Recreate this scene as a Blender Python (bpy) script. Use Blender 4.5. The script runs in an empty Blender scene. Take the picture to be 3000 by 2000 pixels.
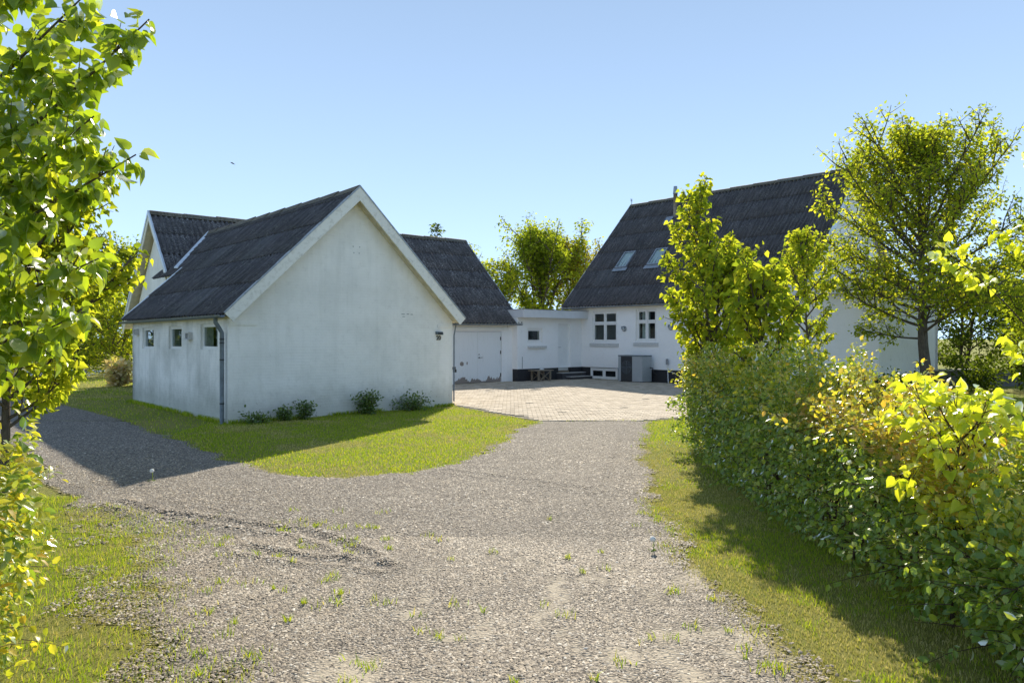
import bpy, math, random
import numpy as np
from mathutils import Matrix, Vector

random.seed(11)
rng = np.random.default_rng(11)
scene = bpy.context.scene
R = math.radians

# ------------------------------------------------------------------ camera
cam_d = bpy.data.cameras.new('camera')
cam_d.sensor_width = 36.0
cam_d.lens = 25.26
cam_d.shift_y = -0.0038
cam_d.clip_start = 0.05
cam_d.clip_end = 3000
cam = bpy.data.objects.new('camera', cam_d)
cam.location = (0, 0, 1.85)
cam.rotation_euler = (R(90), 0, 0)
scene.collection.objects.link(cam)
scene.camera = cam

# ------------------------------------------------------------------ sky and sun
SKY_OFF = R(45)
SUN_EL, SUN_AZ = R(32.8), R(7.7)          # azimuth clockwise from straight ahead (+Y)
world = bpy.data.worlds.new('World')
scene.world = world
world.use_nodes = True
wt = world.node_tree
wt.nodes.clear()
sky = wt.nodes.new('ShaderNodeTexSky')
sky.sky_type = 'NISHITA'
sky.sun_disc = False
sky.sun_elevation = SUN_EL
sky.sun_rotation = SUN_AZ
sky.altitude = 0
sky.air_density = 0.7
sky.dust_density = 0.0
sky.ozone_density = 1.2
bg = wt.nodes.new('ShaderNodeBackground')
bg.inputs['Strength'].default_value = 0.130
wo = wt.nodes.new('ShaderNodeOutputWorld')
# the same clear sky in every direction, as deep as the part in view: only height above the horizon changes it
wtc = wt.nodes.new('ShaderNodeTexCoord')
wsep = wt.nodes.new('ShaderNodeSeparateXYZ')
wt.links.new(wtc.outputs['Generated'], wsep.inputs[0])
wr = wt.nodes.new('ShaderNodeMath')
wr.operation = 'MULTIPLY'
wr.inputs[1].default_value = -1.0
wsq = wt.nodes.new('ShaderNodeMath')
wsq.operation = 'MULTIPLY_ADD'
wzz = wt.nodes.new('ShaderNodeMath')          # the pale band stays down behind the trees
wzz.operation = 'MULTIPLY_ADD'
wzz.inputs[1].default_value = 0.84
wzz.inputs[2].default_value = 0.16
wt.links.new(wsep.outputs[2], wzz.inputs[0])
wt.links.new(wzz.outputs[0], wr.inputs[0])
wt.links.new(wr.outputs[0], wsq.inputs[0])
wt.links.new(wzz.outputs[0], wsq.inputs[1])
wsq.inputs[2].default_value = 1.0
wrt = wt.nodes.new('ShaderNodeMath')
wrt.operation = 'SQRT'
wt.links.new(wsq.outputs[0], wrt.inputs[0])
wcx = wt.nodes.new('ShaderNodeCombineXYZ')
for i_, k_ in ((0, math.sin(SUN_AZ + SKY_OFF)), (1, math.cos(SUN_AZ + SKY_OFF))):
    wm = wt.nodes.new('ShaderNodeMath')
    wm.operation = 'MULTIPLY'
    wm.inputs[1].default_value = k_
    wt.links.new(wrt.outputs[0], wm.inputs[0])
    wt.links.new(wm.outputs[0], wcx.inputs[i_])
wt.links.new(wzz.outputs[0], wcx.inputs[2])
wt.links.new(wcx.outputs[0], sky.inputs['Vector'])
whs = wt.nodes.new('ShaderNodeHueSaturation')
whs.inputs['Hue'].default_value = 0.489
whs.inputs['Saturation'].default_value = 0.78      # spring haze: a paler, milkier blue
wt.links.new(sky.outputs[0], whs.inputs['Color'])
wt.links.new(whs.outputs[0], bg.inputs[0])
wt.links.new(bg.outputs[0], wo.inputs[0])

sun_d = bpy.data.lights.new('sun', 'SUN')
sun_d.energy = 4.2
sun_d.angle = R(0.53)
sun_d.color = (1.0, 0.91, 0.76)
sun = bpy.data.objects.new('sun', sun_d)
sdir = Vector((math.sin(SUN_AZ) * math.cos(SUN_EL), math.cos(SUN_AZ) * math.cos(SUN_EL), math.sin(SUN_EL)))
sun.rotation_euler = sdir.to_track_quat('Z', 'Y').to_euler()
sun.location = (5, 30, 30)
scene.collection.objects.link(sun)

vs = scene.view_settings
vs.view_transform = 'Standard'
vs.look = 'None'
vs.gamma = 1.0
vs.exposure = 0.90
vs.use_curve_mapping = False
scene.cycles.max_bounces = 8
scene.cycles.transparent_max_bounces = 12

# ------------------------------------------------------------------ helpers
COL = scene.collection


class MB:
    """collects faces; build() links them as ONE mesh object"""
    def __init__(s, M=None):
        s.v, s.f, s.M = [], [], M

    def p(s, pts):
        i = len(s.v)
        for q in pts:
            q = Vector(q)
            if s.M is not None:
                q = s.M @ q
            s.v.append((q.x, q.y, q.z))
        return i

    def poly(s, pts):
        i = s.p(pts)
        s.f.append(tuple(range(i, i + len(pts))))
        return s

    def box(s, x0, x1, y0, y1, z0, z1):
        i = s.p([(x0, y0, z0), (x1, y0, z0), (x1, y1, z0), (x0, y1, z0), (x0, y0, z1), (x1, y0, z1), (x1, y1, z1), (x0, y1, z1)])
        for q in ((0, 3, 2, 1), (4, 5, 6, 7), (0, 1, 5, 4), (1, 2, 6, 5), (2, 3, 7, 6), (3, 0, 4, 7)):
            s.f.append(tuple(i + k for k in q))
        return s

    def prism(s, pts, ext):
        n = len(pts)
        e = Vector(ext)
        i = s.p(list(pts) + [Vector(q) + e for q in pts])
        s.f.append(tuple(range(i, i + n)))
        s.f.append(tuple(range(i + 2 * n - 1, i + n - 1, -1)))
        for k in range(n):
            k2 = (k + 1) % n
            s.f.append((i + k, i + k2, i + n + k2, i + n + k))
        return s

    def tube(s, path, r, n=8, cap=True):
        path = [Vector(q) for q in path]
        m = len(path)
        rr = r if isinstance(r, (list, tuple)) else [r] * m
        up = None
        i0 = len(s.v)
        for k, q in enumerate(path):
            t = (path[min(k + 1, m - 1)] - path[max(k - 1, 0)])
            if t.length < 1e-9:
                t = Vector((0, 0, 1))
            t.normalize()
            if up is None:
                a = Vector((0, 0, 1)) if abs(t.z) < .9 else Vector((1, 0, 0))
                up = t.cross(a).normalized()
            else:
                up = (up - t * up.dot(t)).normalized()
            w = t.cross(up)
            s.p([q + (up * math.cos(2 * math.pi * j / n) + w * math.sin(2 * math.pi * j / n)) * rr[k] for j in range(n)])
        for k in range(m - 1):
            for j in range(n):
                a, b = i0 + k * n + j, i0 + k * n + (j + 1) % n
                s.f.append((a, b, b + n, a + n))
        if cap:
            s.f.append(tuple(i0 + j for j in range(n)))
            s.f.append(tuple(i0 + (m - 1) * n + n - 1 - j for j in range(n)))
        return s

    def lathe(s, prof, n=14, c=(0, 0, 0), axis='z'):
        """prof: list of (r, h)"""
        i0 = len(s.v)
        for r, h in prof:
            for j in range(n):
                a = 2 * math.pi * j / n
                x, y = r * math.cos(a), r * math.sin(a)
                q = {'z': (x, y, h), 'x': (h, x, y), 'y': (x, h, y)}[axis]
                s.p([(c[0] + q[0], c[1] + q[1], c[2] + q[2])])
        for k in range(len(prof) - 1):
            for j in range(n):
                a, b = i0 + k * n + j, i0 + k * n + (j + 1) % n
                s.f.append((a, b, b + n, a + n))
        s.f.append(tuple(i0 + j for j in range(n)))
        s.f.append(tuple(i0 + (len(prof) - 1) * n + j for j in range(n)))
        return s

    def mesh(s, name, mat, smooth=False):
        me = bpy.data.meshes.new(name)
        me.from_pydata(s.v, [], s.f)
        if mat:
            me.materials.append(mat)
        if smooth:
            me.polygons.foreach_set('use_smooth', [True] * len(me.polygons))
        me.update()
        return me

    def build(s, name, mat, parent=None, smooth=False):
        return link(name, s.mesh(name, mat, smooth), parent)


def link(name, me, parent=None, M=None):
    o = bpy.data.objects.new(name, me)
    COL.objects.link(o)
    if parent is not None:
        o.parent = parent
    if M is not None:
        o.matrix_local = M
    return o


def tag(o, label=None, cat=None, group=None, kind=None):
    if label:
        o['label'] = label
    if cat:
        o['category'] = cat
    if group:
        o['group'] = group
    if kind:
        o['kind'] = kind
    return o


def empty(name, loc, rz=0.0, label=None, cat=None, group=None):
    o = bpy.data.objects.new(name, None)
    o.empty_display_size = 0.2
    COL.objects.link(o)
    o.location = loc
    o.rotation_euler = (0, 0, rz)
    return tag(o, label, cat, group)


def np_mesh(name, verts, faces, mat, smooth=False):
    """verts (n,3), faces (m,k) all of one size"""
    verts = np.asarray(verts, dtype=np.float32)
    faces = np.asarray(faces, dtype=np.int32)
    me = bpy.data.meshes.new(name)
    m, k = faces.shape
    me.vertices.add(len(verts))
    me.vertices.foreach_set('co', verts.ravel())
    me.loops.add(m * k)
    me.loops.foreach_set('vertex_index', faces.ravel())
    me.polygons.add(m)
    me.polygons.foreach_set('loop_start', np.arange(0, m * k, k, dtype=np.int32))
    if smooth:
        me.polygons.foreach_set('use_smooth', np.ones(m, dtype=bool))
    if mat:
        me.materials.append(mat)
    me.update(calc_edges=True)
    return me


# ------------------------------------------------------------------ materials
class NT:
    def __init__(s, name):
        s.m = bpy.data.materials.new(name)
        s.m.use_nodes = True
        s.t = s.m.node_tree
        s.t.nodes.clear()

    def n(s, typ, ins=None, out=0, **props):
        nd = s.t.nodes.new('ShaderNode' + typ)
        for k, v in props.items():
            setattr(nd, k, v)
        for k, v in (ins or {}).items():
            sk = nd.inputs[k]
            if isinstance(v, bpy.types.NodeSocket):
                s.t.links.new(v, sk)
            else:
                if isinstance(v, tuple) and len(v) == 3 and sk.type == 'RGBA':
                    v = v + (1.0,)
                sk.default_value = v
        return nd.outputs[out]

    def coord(s, which='Object'):
        return s.n('TexCoord', out=which) if False else s.t_coord(which)

    def t_coord(s, which):
        nd = s.t.nodes.new('ShaderNodeTexCoord')
        return nd.outputs[which]

    def noise(s, vec, scale, detail=4.0, rough=0.55, out=0, dist=0.0):
        return s.n('TexNoise', {'Vector': vec, 'Scale': scale, 'Detail': detail, 'Roughness': rough, 'Distortion': dist}, out)

    def mapping(s, vec, scale=(1, 1, 1), loc=(0, 0, 0), rot=(0, 0, 0)):
        return s.n('Mapping', {'Vector': vec, 'Scale': scale, 'Location': loc, 'Rotation': rot})

    def ramp(s, fac, stops, interp='LINEAR'):
        nd = s.t.nodes.new('ShaderNodeValToRGB')
        nd.color_ramp.interpolation = interp
        el = nd.color_ramp.elements
        while len(el) < len(stops):
            el.new(0.5)
        for e, (p, c) in zip(el, stops):
            e.position = p
            if not isinstance(c, tuple):
                c = (c, c, c)
            e.color = c + (1.0,)
        s.t.links.new(fac, nd.inputs[0])
        return nd.outputs[0]

    def mix(s, fac, a, b, blend='MIX'):
        nd = s.t.nodes.new('ShaderNodeMix')
        nd.data_type = 'RGBA'
        nd.blend_type = blend
        for sk, v in ((nd.inputs[0], fac), (nd.inputs[6], a), (nd.inputs[7], b)):
            if isinstance(v, bpy.types.NodeSocket):
                s.t.links.new(v, sk)
            else:
                if isinstance(v, tuple) and len(v) == 3:
                    v = v + (1.0,)
                sk.default_value = v
        return nd.outputs[2]

    def math(s, op, a, b=0.0, c=0.0, clamp=False):
        nd = s.t.nodes.new('ShaderNodeMath')
        nd.operation = op
        nd.use_clamp = clamp
        for sk, v in zip(nd.inputs, (a, b, c)):
            if isinstance(v, bpy.types.NodeSocket):
                s.t.links.new(v, sk)
            else:
                sk.default_value = v
        return nd.outputs[0]

    def bump(s, h, strength=0.3, dist=0.01, normal=None):
        ins = {'Height': h, 'Strength': strength, 'Distance': dist}
        if normal is not None:
            ins['Normal'] = normal
        return s.n('Bump', ins)

    def out(s, shader):
        o = s.t.nodes.new('ShaderNodeOutputMaterial')
        s.t.links.new(shader, o.inputs[0])
        return s.m

    def principled(s, color, rough=0.7, normal=None, metallic=0.0, spec=0.5):
        ins = {'Base Color': color, 'Roughness': rough, 'Metallic': metallic, 'Specular IOR Level': spec}
        if normal is not None:
            ins['Normal'] = normal
        return s.n('BsdfPrincipled', ins)

    def sep(s, vec):
        nd = s.t.nodes.new('ShaderNodeSeparateXYZ')
        s.t.links.new(vec, nd.inputs[0])
        return nd.outputs

    def comb(s, x, y, z):
        return s.n('CombineXYZ', {'X': x, 'Y': y, 'Z': z})

    def rand(s):
        """one random number per separate piece of geometry and per object"""
        g = s.t.nodes.new('ShaderNodeNewGeometry').outputs['Random Per Island']
        o = s.t.nodes.new('ShaderNodeObjectInfo').outputs['Random']
        return s.math('FRACT', s.math('ADD', g, o))


def simple_mat(name, col, rough=0.6, metallic=0.0, var=0.0, scale=8.0, spec=0.5):
    t = NT(name)
    c = col
    if var:
        nz = t.noise(t.t_coord('Object'), scale, 5)
        c = t.mix(t.ramp(nz, [(0.3, 0.0), (0.7, 1.0)]), tuple(x * (1 - var) for x in col), tuple(min(1, x * (1 + var)) for x in col))
    return t.out(t.principled(c, rough, None, metallic, spec))


def wall_mat(name, base, dirt, brick=True, dirt_amt=0.5, damp=None, damp_amt=1.0, streak=0.5):
    t = NT(name)
    P = t.t_coord('Object')
    x, y, z = t.sep(P)
    along = t.math('ADD', x, y)
    V2 = t.comb(along, z, 0.0)
    n1 = t.noise(P, 0.9, 5, 0.6)
    n2 = t.noise(P, 6.0, 6, 0.65)
    st = t.noise(t.comb(t.math('MULTIPLY', along, 3.0), t.math('MULTIPLY', z, 0.25), 0.0), 1.6, 4, 0.6)
    f = t.math('MULTIPLY', t.ramp(n1, [(0.42, 0.0), (0.75, 1.0)]), dirt_amt)
    c = t.mix(f, base, dirt)
    c = t.mix(t.math('MULTIPLY', t.ramp(st, [(0.5, 0.0), (0.78, 1.0)]), streak), c, dirt)
    c = t.mix(t.math('MULTIPLY', t.ramp(n2, [(0.55, 0.0), (0.8, 1.0)]), 0.22), c, tuple(v * 0.6 for v in dirt))
    if damp:
        # rising damp and splashed soil: a stained, ragged band along the foot of the wall
        edge = t.math('SUBTRACT', t.math('ADD', z, t.math('MULTIPLY', t.noise(P, 3.0, 6, 0.7), -0.75)), -0.12)
        c = t.mix(t.math('MULTIPLY', t.ramp(edge, [(0.0, 1.0), (0.55, 0.0)]), damp_amt), c, damp)
        # paint flaked off in spots near the foot
        sp = t.math('MULTIPLY', t.ramp(t.noise(P, 9.0, 3, 0.5), [(0.66, 0.0), (0.69, 1.0)]), t.ramp(z, [(0.15, 1.0), (0.6, 0.0)]))
        c = t.mix(t.math('MULTIPLY', sp, 0.7), c, (0.22, 0.19, 0.16))
    fine = t.noise(P, 55.0, 3, 0.6)
    nrm = t.bump(fine, 0.35, 0.006)
    nrm = t.bump(t.noise(P, 2.2, 3, 0.5), 0.5, 0.03, nrm)
    if brick:
        bt = t.t.nodes.new('ShaderNodeTexBrick')
        t.t.links.new(t.n('VectorMath', {0: V2, 1: t.n('VectorMath', {0: t.noise(P, 5.0, 2, 0.5, out=1), 1: (0.02, 0.02, 0.0)}, operation='MULTIPLY')}, operation='ADD'), bt.inputs['Vector'])
        bt.inputs['Scale'].default_value = 1.0
        bt.inputs['Brick Width'].default_value = 0.24
        bt.inputs['Row Height'].default_value = 0.068
        bt.inputs['Mortar Size'].default_value = 0.008
        bt.inputs['Mortar Smooth'].default_value = 0.6
        nrm = t.bump(t.math('SUBTRACT', 1.0, bt.outputs['Fac']), 0.35, 0.008, nrm)
        c = t.mix(t.math('MULTIPLY', t.math('MULTIPLY', bt.outputs['Fac'], t.ramp(n2, [(0.4, 0.0), (0.6, 1.0)])), 0.10), c, tuple(v * 0.75 for v in dirt))
    return t.out(t.principled(c, 0.85, nrm, 0.0, 0.2))


M = {}
M['barn_wall'] = wall_mat('painted brick', (0.89, 0.88, 0.85), (0.60, 0.60, 0.56), True, 0.5, (0.46, 0.45, 0.40), 0.6, 0.3)
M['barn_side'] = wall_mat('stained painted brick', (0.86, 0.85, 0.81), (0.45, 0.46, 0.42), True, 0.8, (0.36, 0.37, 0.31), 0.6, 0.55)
M['white_wall'] = wall_mat('white render', (0.88, 0.88, 0.87), (0.74, 0.74, 0.72), False, 0.3, None, 0, 0.15)
M['plinth'] = simple_mat('black plinth', (0.020, 0.021, 0.025), 0.7, var=0.25, scale=14)
M['soffit'] = simple_mat('cream soffit boards', (0.62, 0.56, 0.42), 0.8, var=0.18, scale=5)
M['white_paint'] = simple_mat('white paint', (0.80, 0.80, 0.78), 0.35, var=0.04, scale=6)
M['grey_white'] = simple_mat('grey white fascia', (0.66, 0.68, 0.70), 0.5, var=0.05, scale=3)
M['zinc'] = simple_mat('zinc', (0.30, 0.33, 0.36), 0.45, 0.6, var=0.25, scale=12)
M['pale_zinc'] = simple_mat('pale zinc flashing', (0.62, 0.68, 0.74), 0.45, 0.3, var=0.12, scale=6)
M['downpipe'] = simple_mat('grey downpipe', (0.14, 0.17, 0.19), 0.5, 0.2, var=0.25, scale=9)
M['dark'] = simple_mat('dark metal', (0.03, 0.03, 0.032), 0.5, 0.3)
M['sill'] = simple_mat('concrete sill', (0.56, 0.56, 0.54), 0.85, var=0.12, scale=18)
M['step'] = simple_mat('dark step', (0.045, 0.045, 0.05), 0.7, var=0.3, scale=16)
M['step_edge'] = simple_mat('worn step nosing', (0.42, 0.41, 0.39), 0.8, var=0.15, scale=16)
M['door'] = simple_mat('white door', (0.80, 0.81, 0.80), 0.45, var=0.03, scale=4)
M['curtain'] = simple_mat('curtain', (0.74, 0.77, 0.75), 0.9, var=0.1)
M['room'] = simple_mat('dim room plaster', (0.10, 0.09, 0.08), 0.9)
M['hp_grey'] = simple_mat('heat pump silver', (0.36, 0.39, 0.41), 0.4, 0.2, var=0.03)
M['hp_dark'] = simple_mat('heat pump dark', (0.028, 0.03, 0.034), 0.45, var=0.1)
M['weathered'] = simple_mat('weathered timber', (0.20, 0.165, 0.12), 0.85, var=0.35, scale=14)
M['cloth'] = simple_mat('pale cloth', (0.7, 0.72, 0.72), 0.9)
M['lamp_glass'] = simple_mat('lamp glass', (0.55, 0.58, 0.58), 0.2, spec=0.6)


def m_glass():
    t = NT('window glass')
    fac = t.n('LayerWeight', {'Blend': 0.5}, 1)
    f = t.math('ADD', t.math('MULTIPLY', t.math('POWER', fac, 5.0), 0.9), 0.045, clamp=True)
    sh = t.n('MixShader', {0: f, 1: t.n('BsdfTransparent', {'Color': (0.80, 0.85, 0.84)}), 2: t.n('BsdfGlossy', {'Color': (0.95, 0.97, 1.0), 'Roughness': 0.01})})
    return t.out(sh)


M['glass'] = m_glass()


def m_roof(name, c0, c1, lichen, lich_amt, moss, moss_amt):
    """fibre cement: dark sheets, each a little different, lichen spots and streaks along the slope"""
    t = NT(name)
    P = t.t_coord('Object')
    oi = t.t.nodes.new('ShaderNodeObjectInfo').outputs['Random']
    off = t.n('VectorMath', {0: P, 1: t.comb(t.math('MULTIPLY', oi, 37.0), t.math('MULTIPLY', oi, 91.0), 0.0)}, operation='ADD')
    c = t.mix(oi, c0, c1)
    pale = t.math('GREATER_THAN', t.math('FRACT', t.math('MULTIPLY', oi, 13.37)), 0.94)
    c = t.mix(t.math('MULTIPLY', pale, 0.3), c, (0.12, 0.135, 0.145))
    st = t.noise(t.mapping(off, (9.0, 0.7, 1.0)), 2.0, 5, 0.6)
    c = t.mix(t.math('MULTIPLY', t.ramp(st, [(0.42, 0.0), (0.7, 1.0)]), 0.8), c, tuple(v * 2.2 for v in c1))
    lz = t.noise(off, 16.0, 5, 0.75)
    big = t.noise(off, 1.3, 3, 0.5)
    lf = t.math('MULTIPLY', t.ramp(lz, [(0.51, 0.0), (0.60, 1.0)]), t.ramp(big, [(0.38, 0.15), (0.7, 1.0)]))
    c = t.mix(t.math('MULTIPLY', lf, lich_amt), c, lichen)
    mz = t.noise(off, 5.0, 6, 0.7)
    c = t.mix(t.math('MULTIPLY', t.ramp(mz, [(0.55, 0.0), (0.7, 1.0)]), moss_amt), c, moss)
    nrm = t.bump(t.noise(off, 60.0, 4, 0.7), 0.5, 0.006)
    return t.out(t.principled(c, 0.78, nrm, 0.0, 0.35))


M['roof_barn'] = m_roof('barn fibre cement', (0.040, 0.040, 0.045), (0.056, 0.053, 0.060), (0.24, 0.24, 0.22), 0.5, (0.05, 0.045, 0.02), 0.35)
M['roof_wing'] = m_roof('wing fibre cement', (0.050, 0.048, 0.052), (0.068, 0.064, 0.066), (0.40, 0.40, 0.40), 0.9, (0.06, 0.055, 0.04), 0.3)
M['roof_house'] = m_roof('house fibre cement', (0.046, 0.044, 0.048), (0.064, 0.060, 0.063), (0.30, 0.30, 0.28), 0.5, (0.055, 0.05, 0.025), 0.4)
M['ridge'] = m_roof('mossy ridge caps', (0.070, 0.060, 0.042), (0.10, 0.085, 0.06), (0.32, 0.32, 0.28), 0.5, (0.09, 0.08, 0.025), 0.6)


def m_barge():
    t = NT('weathered white board')
    P = t.t_coord('Object')
    w = t.noise(P, 7.0, 7, 0.75)
    c = t.mix(t.ramp(w, [(0.5, 0.0), (0.72, 0.7)]), (0.80, 0.79, 0.74), (0.46, 0.44, 0.38))
    return t.out(t.principled(c, 0.75, t.bump(w, 0.3, 0.005), 0.0, 0.3))


M['barge'] = m_barge()


def m_garage():
    t = NT('peeling white door boards')
    P = t.t_coord('Object')
    x, y, z = t.sep(P)
    st = t.noise(t.mapping(P, (14.0, 14.0, 0.8)), 2.0, 5, 0.65)
    c = t.mix(t.math('MULTIPLY', t.ramp(st, [(0.55, 0.0), (0.8, 1.0)]), 0.55), (0.78, 0.80, 0.80), (0.42, 0.42, 0.40))
    hgt = t.math('MULTIPLY', t.ramp(t.noise(t.mapping(P, (3.2, 3.2, 0.9)), 1.0, 3, 0.6), [(0.40, 0.0), (0.62, 1.0)]), 0.20)
    hgt = t.math('ADD', hgt, t.math('MULTIPLY', t.noise(t.mapping(P, (22, 22, 9)), 1.0, 4, 0.7), 0.13))
    rag = t.math('SUBTRACT', z, t.math('SUBTRACT', hgt, 0.02))
    c = t.mix(t.ramp(rag, [(0.0, 1.0), (0.012, 0.0)]), c, (0.27, 0.23, 0.20))
    # two flaked patches low on the left leaf
    for cx, cz, rx, rz in ((0.40, 0.78, 0.13, 0.12), (0.66, 0.80, 0.045, 0.09)):
        d = t.math('ADD', t.math('POWER', t.math('DIVIDE', t.math('SUBTRACT', x, cx), rx), 2.0), t.math('POWER', t.math('DIVIDE', t.math('SUBTRACT', z, cz), rz), 2.0))
        d = t.math('ADD', d, t.math('MULTIPLY', t.noise(P, 16.0, 4, 0.6), 0.9))
        c = t.mix(t.ramp(d, [(0.93, 1.0), (1.0, 0.0)]), c, (0.27, 0.23, 0.20))
    return t.out(t.principled(c, 0.6, t.bump(st, 0.2, 0.004), 0.0, 0.3))


M['garage'] = m_garage()


# ------------------------------------------------------------------ building tools
def frame(s_dir, n_dir, origin):
    """matrix: x along the wall, y outward, z up"""
    m = Matrix.Identity(4)
    m.col[0][:3] = s_dir
    m.col[1][:3] = n_dir
    m.col[2][:3] = (0, 0, 1)
    m.col[3][:3] = origin
    return m


def wall(root, name, F, L, z0, z1, holes, t, mat, gable=None, label=None):
    """wall with real openings; outer face at y=0, inner at y=-t in frame F; gable = (s, z) of the peak"""
    b = MB(F)
    ss = sorted({0, L} | {h[0] for h in holes} | {h[1] for h in holes})
    zz = sorted({z0, z1} | {h[2] for h in holes} | {h[3] for h in holes})
    inside = lambda s, z: any(h[0] < s < h[1] and h[2] < z < h[3] for h in holes)
    for a, a2 in zip(ss, ss[1:]):
        for c, c2 in zip(zz, zz[1:]):
            if inside((a + a2) / 2, (c + c2) / 2):
                continue
            b.poly([(a, 0, c), (a2, 0, c), (a2, 0, c2), (a, 0, c2)])
            b.poly([(a, -t, c2), (a2, -t, c2), (a2, -t, c), (a, -t, c)])
    for a, a2, c, c2 in holes:
        b.poly([(a, 0, c), (a, 0, c2), (a, -t, c2), (a, -t, c)])
        b.poly([(a2, 0, c), (a2, -t, c), (a2, -t, c2), (a2, 0, c2)])
        b.poly([(a, 0, c), (a, -t, c), (a2, -t, c), (a2, 0, c)])
        b.poly([(a, 0, c2), (a2, 0, c2), (a2, -t, c2), (a, -t, c2)])
    for s in (0, L):
        b.poly([(s, 0, z0), (s, -t, z0), (s, -t, z1), (s, 0, z1)])
    if gable:
        g = [(0, z1), (L, z1), gable]
        b.poly([(p[0], 0, p[1]) for p in g])
        b.poly([(p[0], -t, p[1]) for p in reversed(g)])
        for p, q in (((0, z1), gable), (gable, (L, z1))):
            b.poly([(p[0], 0, p[1]), (q[0], 0, q[1]), (q[0], -t, q[1]), (p[0], -t, p[1])])
    else:
        b.poly([(0, 0, z1), (L, 0, z1), (L, -t, z1), (0, -t, z1)])
    o = b.build(name, mat, root)
    if label:
        o['label'] = label
    return o


def window(root, F, s0, s1, z0, z1, cols, rows, recess, cas=0.06, sash=0.045, mat=None, dep=0.07, sill=None, bottom_first=True):
    """casing, mullions and sashes in one mesh; every pane a child; rows/cols are fractions"""
    b = MB(F)
    y1, y0 = -recess, -recess - dep
    b.box(s0, s0 + cas, y0, y1, z0, z1)
    b.box(s1 - cas, s1, y0, y1, z0, z1)
    b.box(s0 + cas, s1 - cas, y0, y1, z0, z0 + cas)
    b.box(s0 + cas, s1 - cas, y0, y1, z1 - cas, z1)
    W, H = s1 - s0 - 2 * cas, z1 - z0 - 2 * cas
    xs = [s0 + cas + W * sum(cols[:i]) for i in range(len(cols) + 1)]
    zs = [z0 + cas + H * sum(rows[:i]) for i in range(len(rows) + 1)]
    mu = 0.016
    for x in xs[1:-1]:
        b.box(x - mu, x + mu, y0 + .004, y1 + .004, z0 + cas, z1 - cas)
    for z in zs[1:-1]:
        b.box(s0 + cas, s1 - cas, y0 + .007, y1 + .007, z - mu, z + mu)
    panes = []
    for i in range(len(cols)):
        for j in range(len(rows)):
            a, a2 = xs[i] + (mu if i else 0) + .003, xs[i + 1] - (mu if i < len(cols) - 1 else 0) - .003
            c, c2 = zs[j] + (mu if j else 0) + .003, zs[j + 1] - (mu if j < len(rows) - 1 else 0) - .003
            ya, yb = y0 + .012, y1 - .010
            b.box(a, a + sash, ya, yb, c, c2)
            b.box(a2 - sash, a2, ya, yb, c, c2)
            b.box(a + sash, a2 - sash, ya, yb, c, c + sash)
            b.box(a + sash, a2 - sash, ya, yb, c2 - sash, c2)
            panes.append((a + sash - .004, a2 - sash + .004, c + sash - .004, c2 - sash + .004))
    w = b.build('window', mat or M['white_paint'], root)
    for a, a2, c, c2 in panes:
        ym = (y0 + y1) / 2
        MB(F).box(a, a2, ym - .002, ym + .002, c, c2).build('pane', M['glass'], w)
    if sill:
        ext, h, proj = sill
        MB(F).prism([(s0 - ext, 0.0, z0 - h), (s0 - ext, proj, z0 - h), (s0 - ext, proj, z0 - h * .35), (s0 - ext, -recess, z0 - .004)], (s1 - s0 + 2 * ext, 0, 0)).build('window_sill', M['sill'], w)
    return w


def sheet_mesh(name, w, l, mat, waves=6, amp=0.037, lift=0.032, seg=6):
    """one corrugated sheet: x across, y up the slope, z out of the roof; its foot lies on the sheet below"""
    n = waves * seg
    v, f = [], []
    over = 0.5 * w / waves
    for yy, base in ((0.0, -0.012), (0.0, 0.0), (l, 0.0)):
        for i in range(n + 1):
            x = -over * .4 + (w + over * .8) * i / n
            z = amp * math.cos(2 * math.pi * x / (w / waves)) + lift * (1 - yy / l) + base
            v.append((x, yy, z))
    for r in (0, 1):
        for i in range(n):
            a = r * (n + 1) + i
            f.append((a, a + 1, a + n + 2, a + n + 1))
    me = np_mesh(name, v, f, mat, True)
    return me


def slope_frame(along, up, origin):
    a, u = Vector(along).normalized(), Vector(up).normalized()
    nrm = a.cross(u)
    m = Matrix.Identity(4)
    if nrm.z < 0:
        a = -a
        nrm = -nrm
    m.col[0][:3], m.col[1][:3], m.col[2][:3], m.col[3][:3] = a, u, nrm, origin
    return m


def lay_sheets(roof, F, courses, mat, w=1.06, waves=6, skip=None, jit=0.006):
    """courses: list of (a0, a1, b0, b1): along range and slope range in F"""
    cache = {}
    for a0, a1, b0, b1 in courses:
        n = max(1, round((a1 - a0) / w))
        ww = (a1 - a0) / n
        l = b1 - b0 + 0.12
        key = (round(ww, 4), round(l, 3))
        if key not in cache:
            cache[key] = sheet_mesh('roof_sheet', ww, l, mat, waves)
        for i in range(n):
            if skip and skip(a0 + (i + .5) * ww, (b0 + b1) / 2):
                continue
            T = F @ Matrix.Translation((a0 + i * ww, b0 + random.uniform(-jit, jit) * 2, random.uniform(0, jit))) @ Matrix.Rotation(random.uniform(-.004, .004), 4, 'X') @ Matrix.Rotation(random.uniform(-.003, .003), 4, 'Z')
            link('roof_sheet', cache[key], roof, T)


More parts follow.
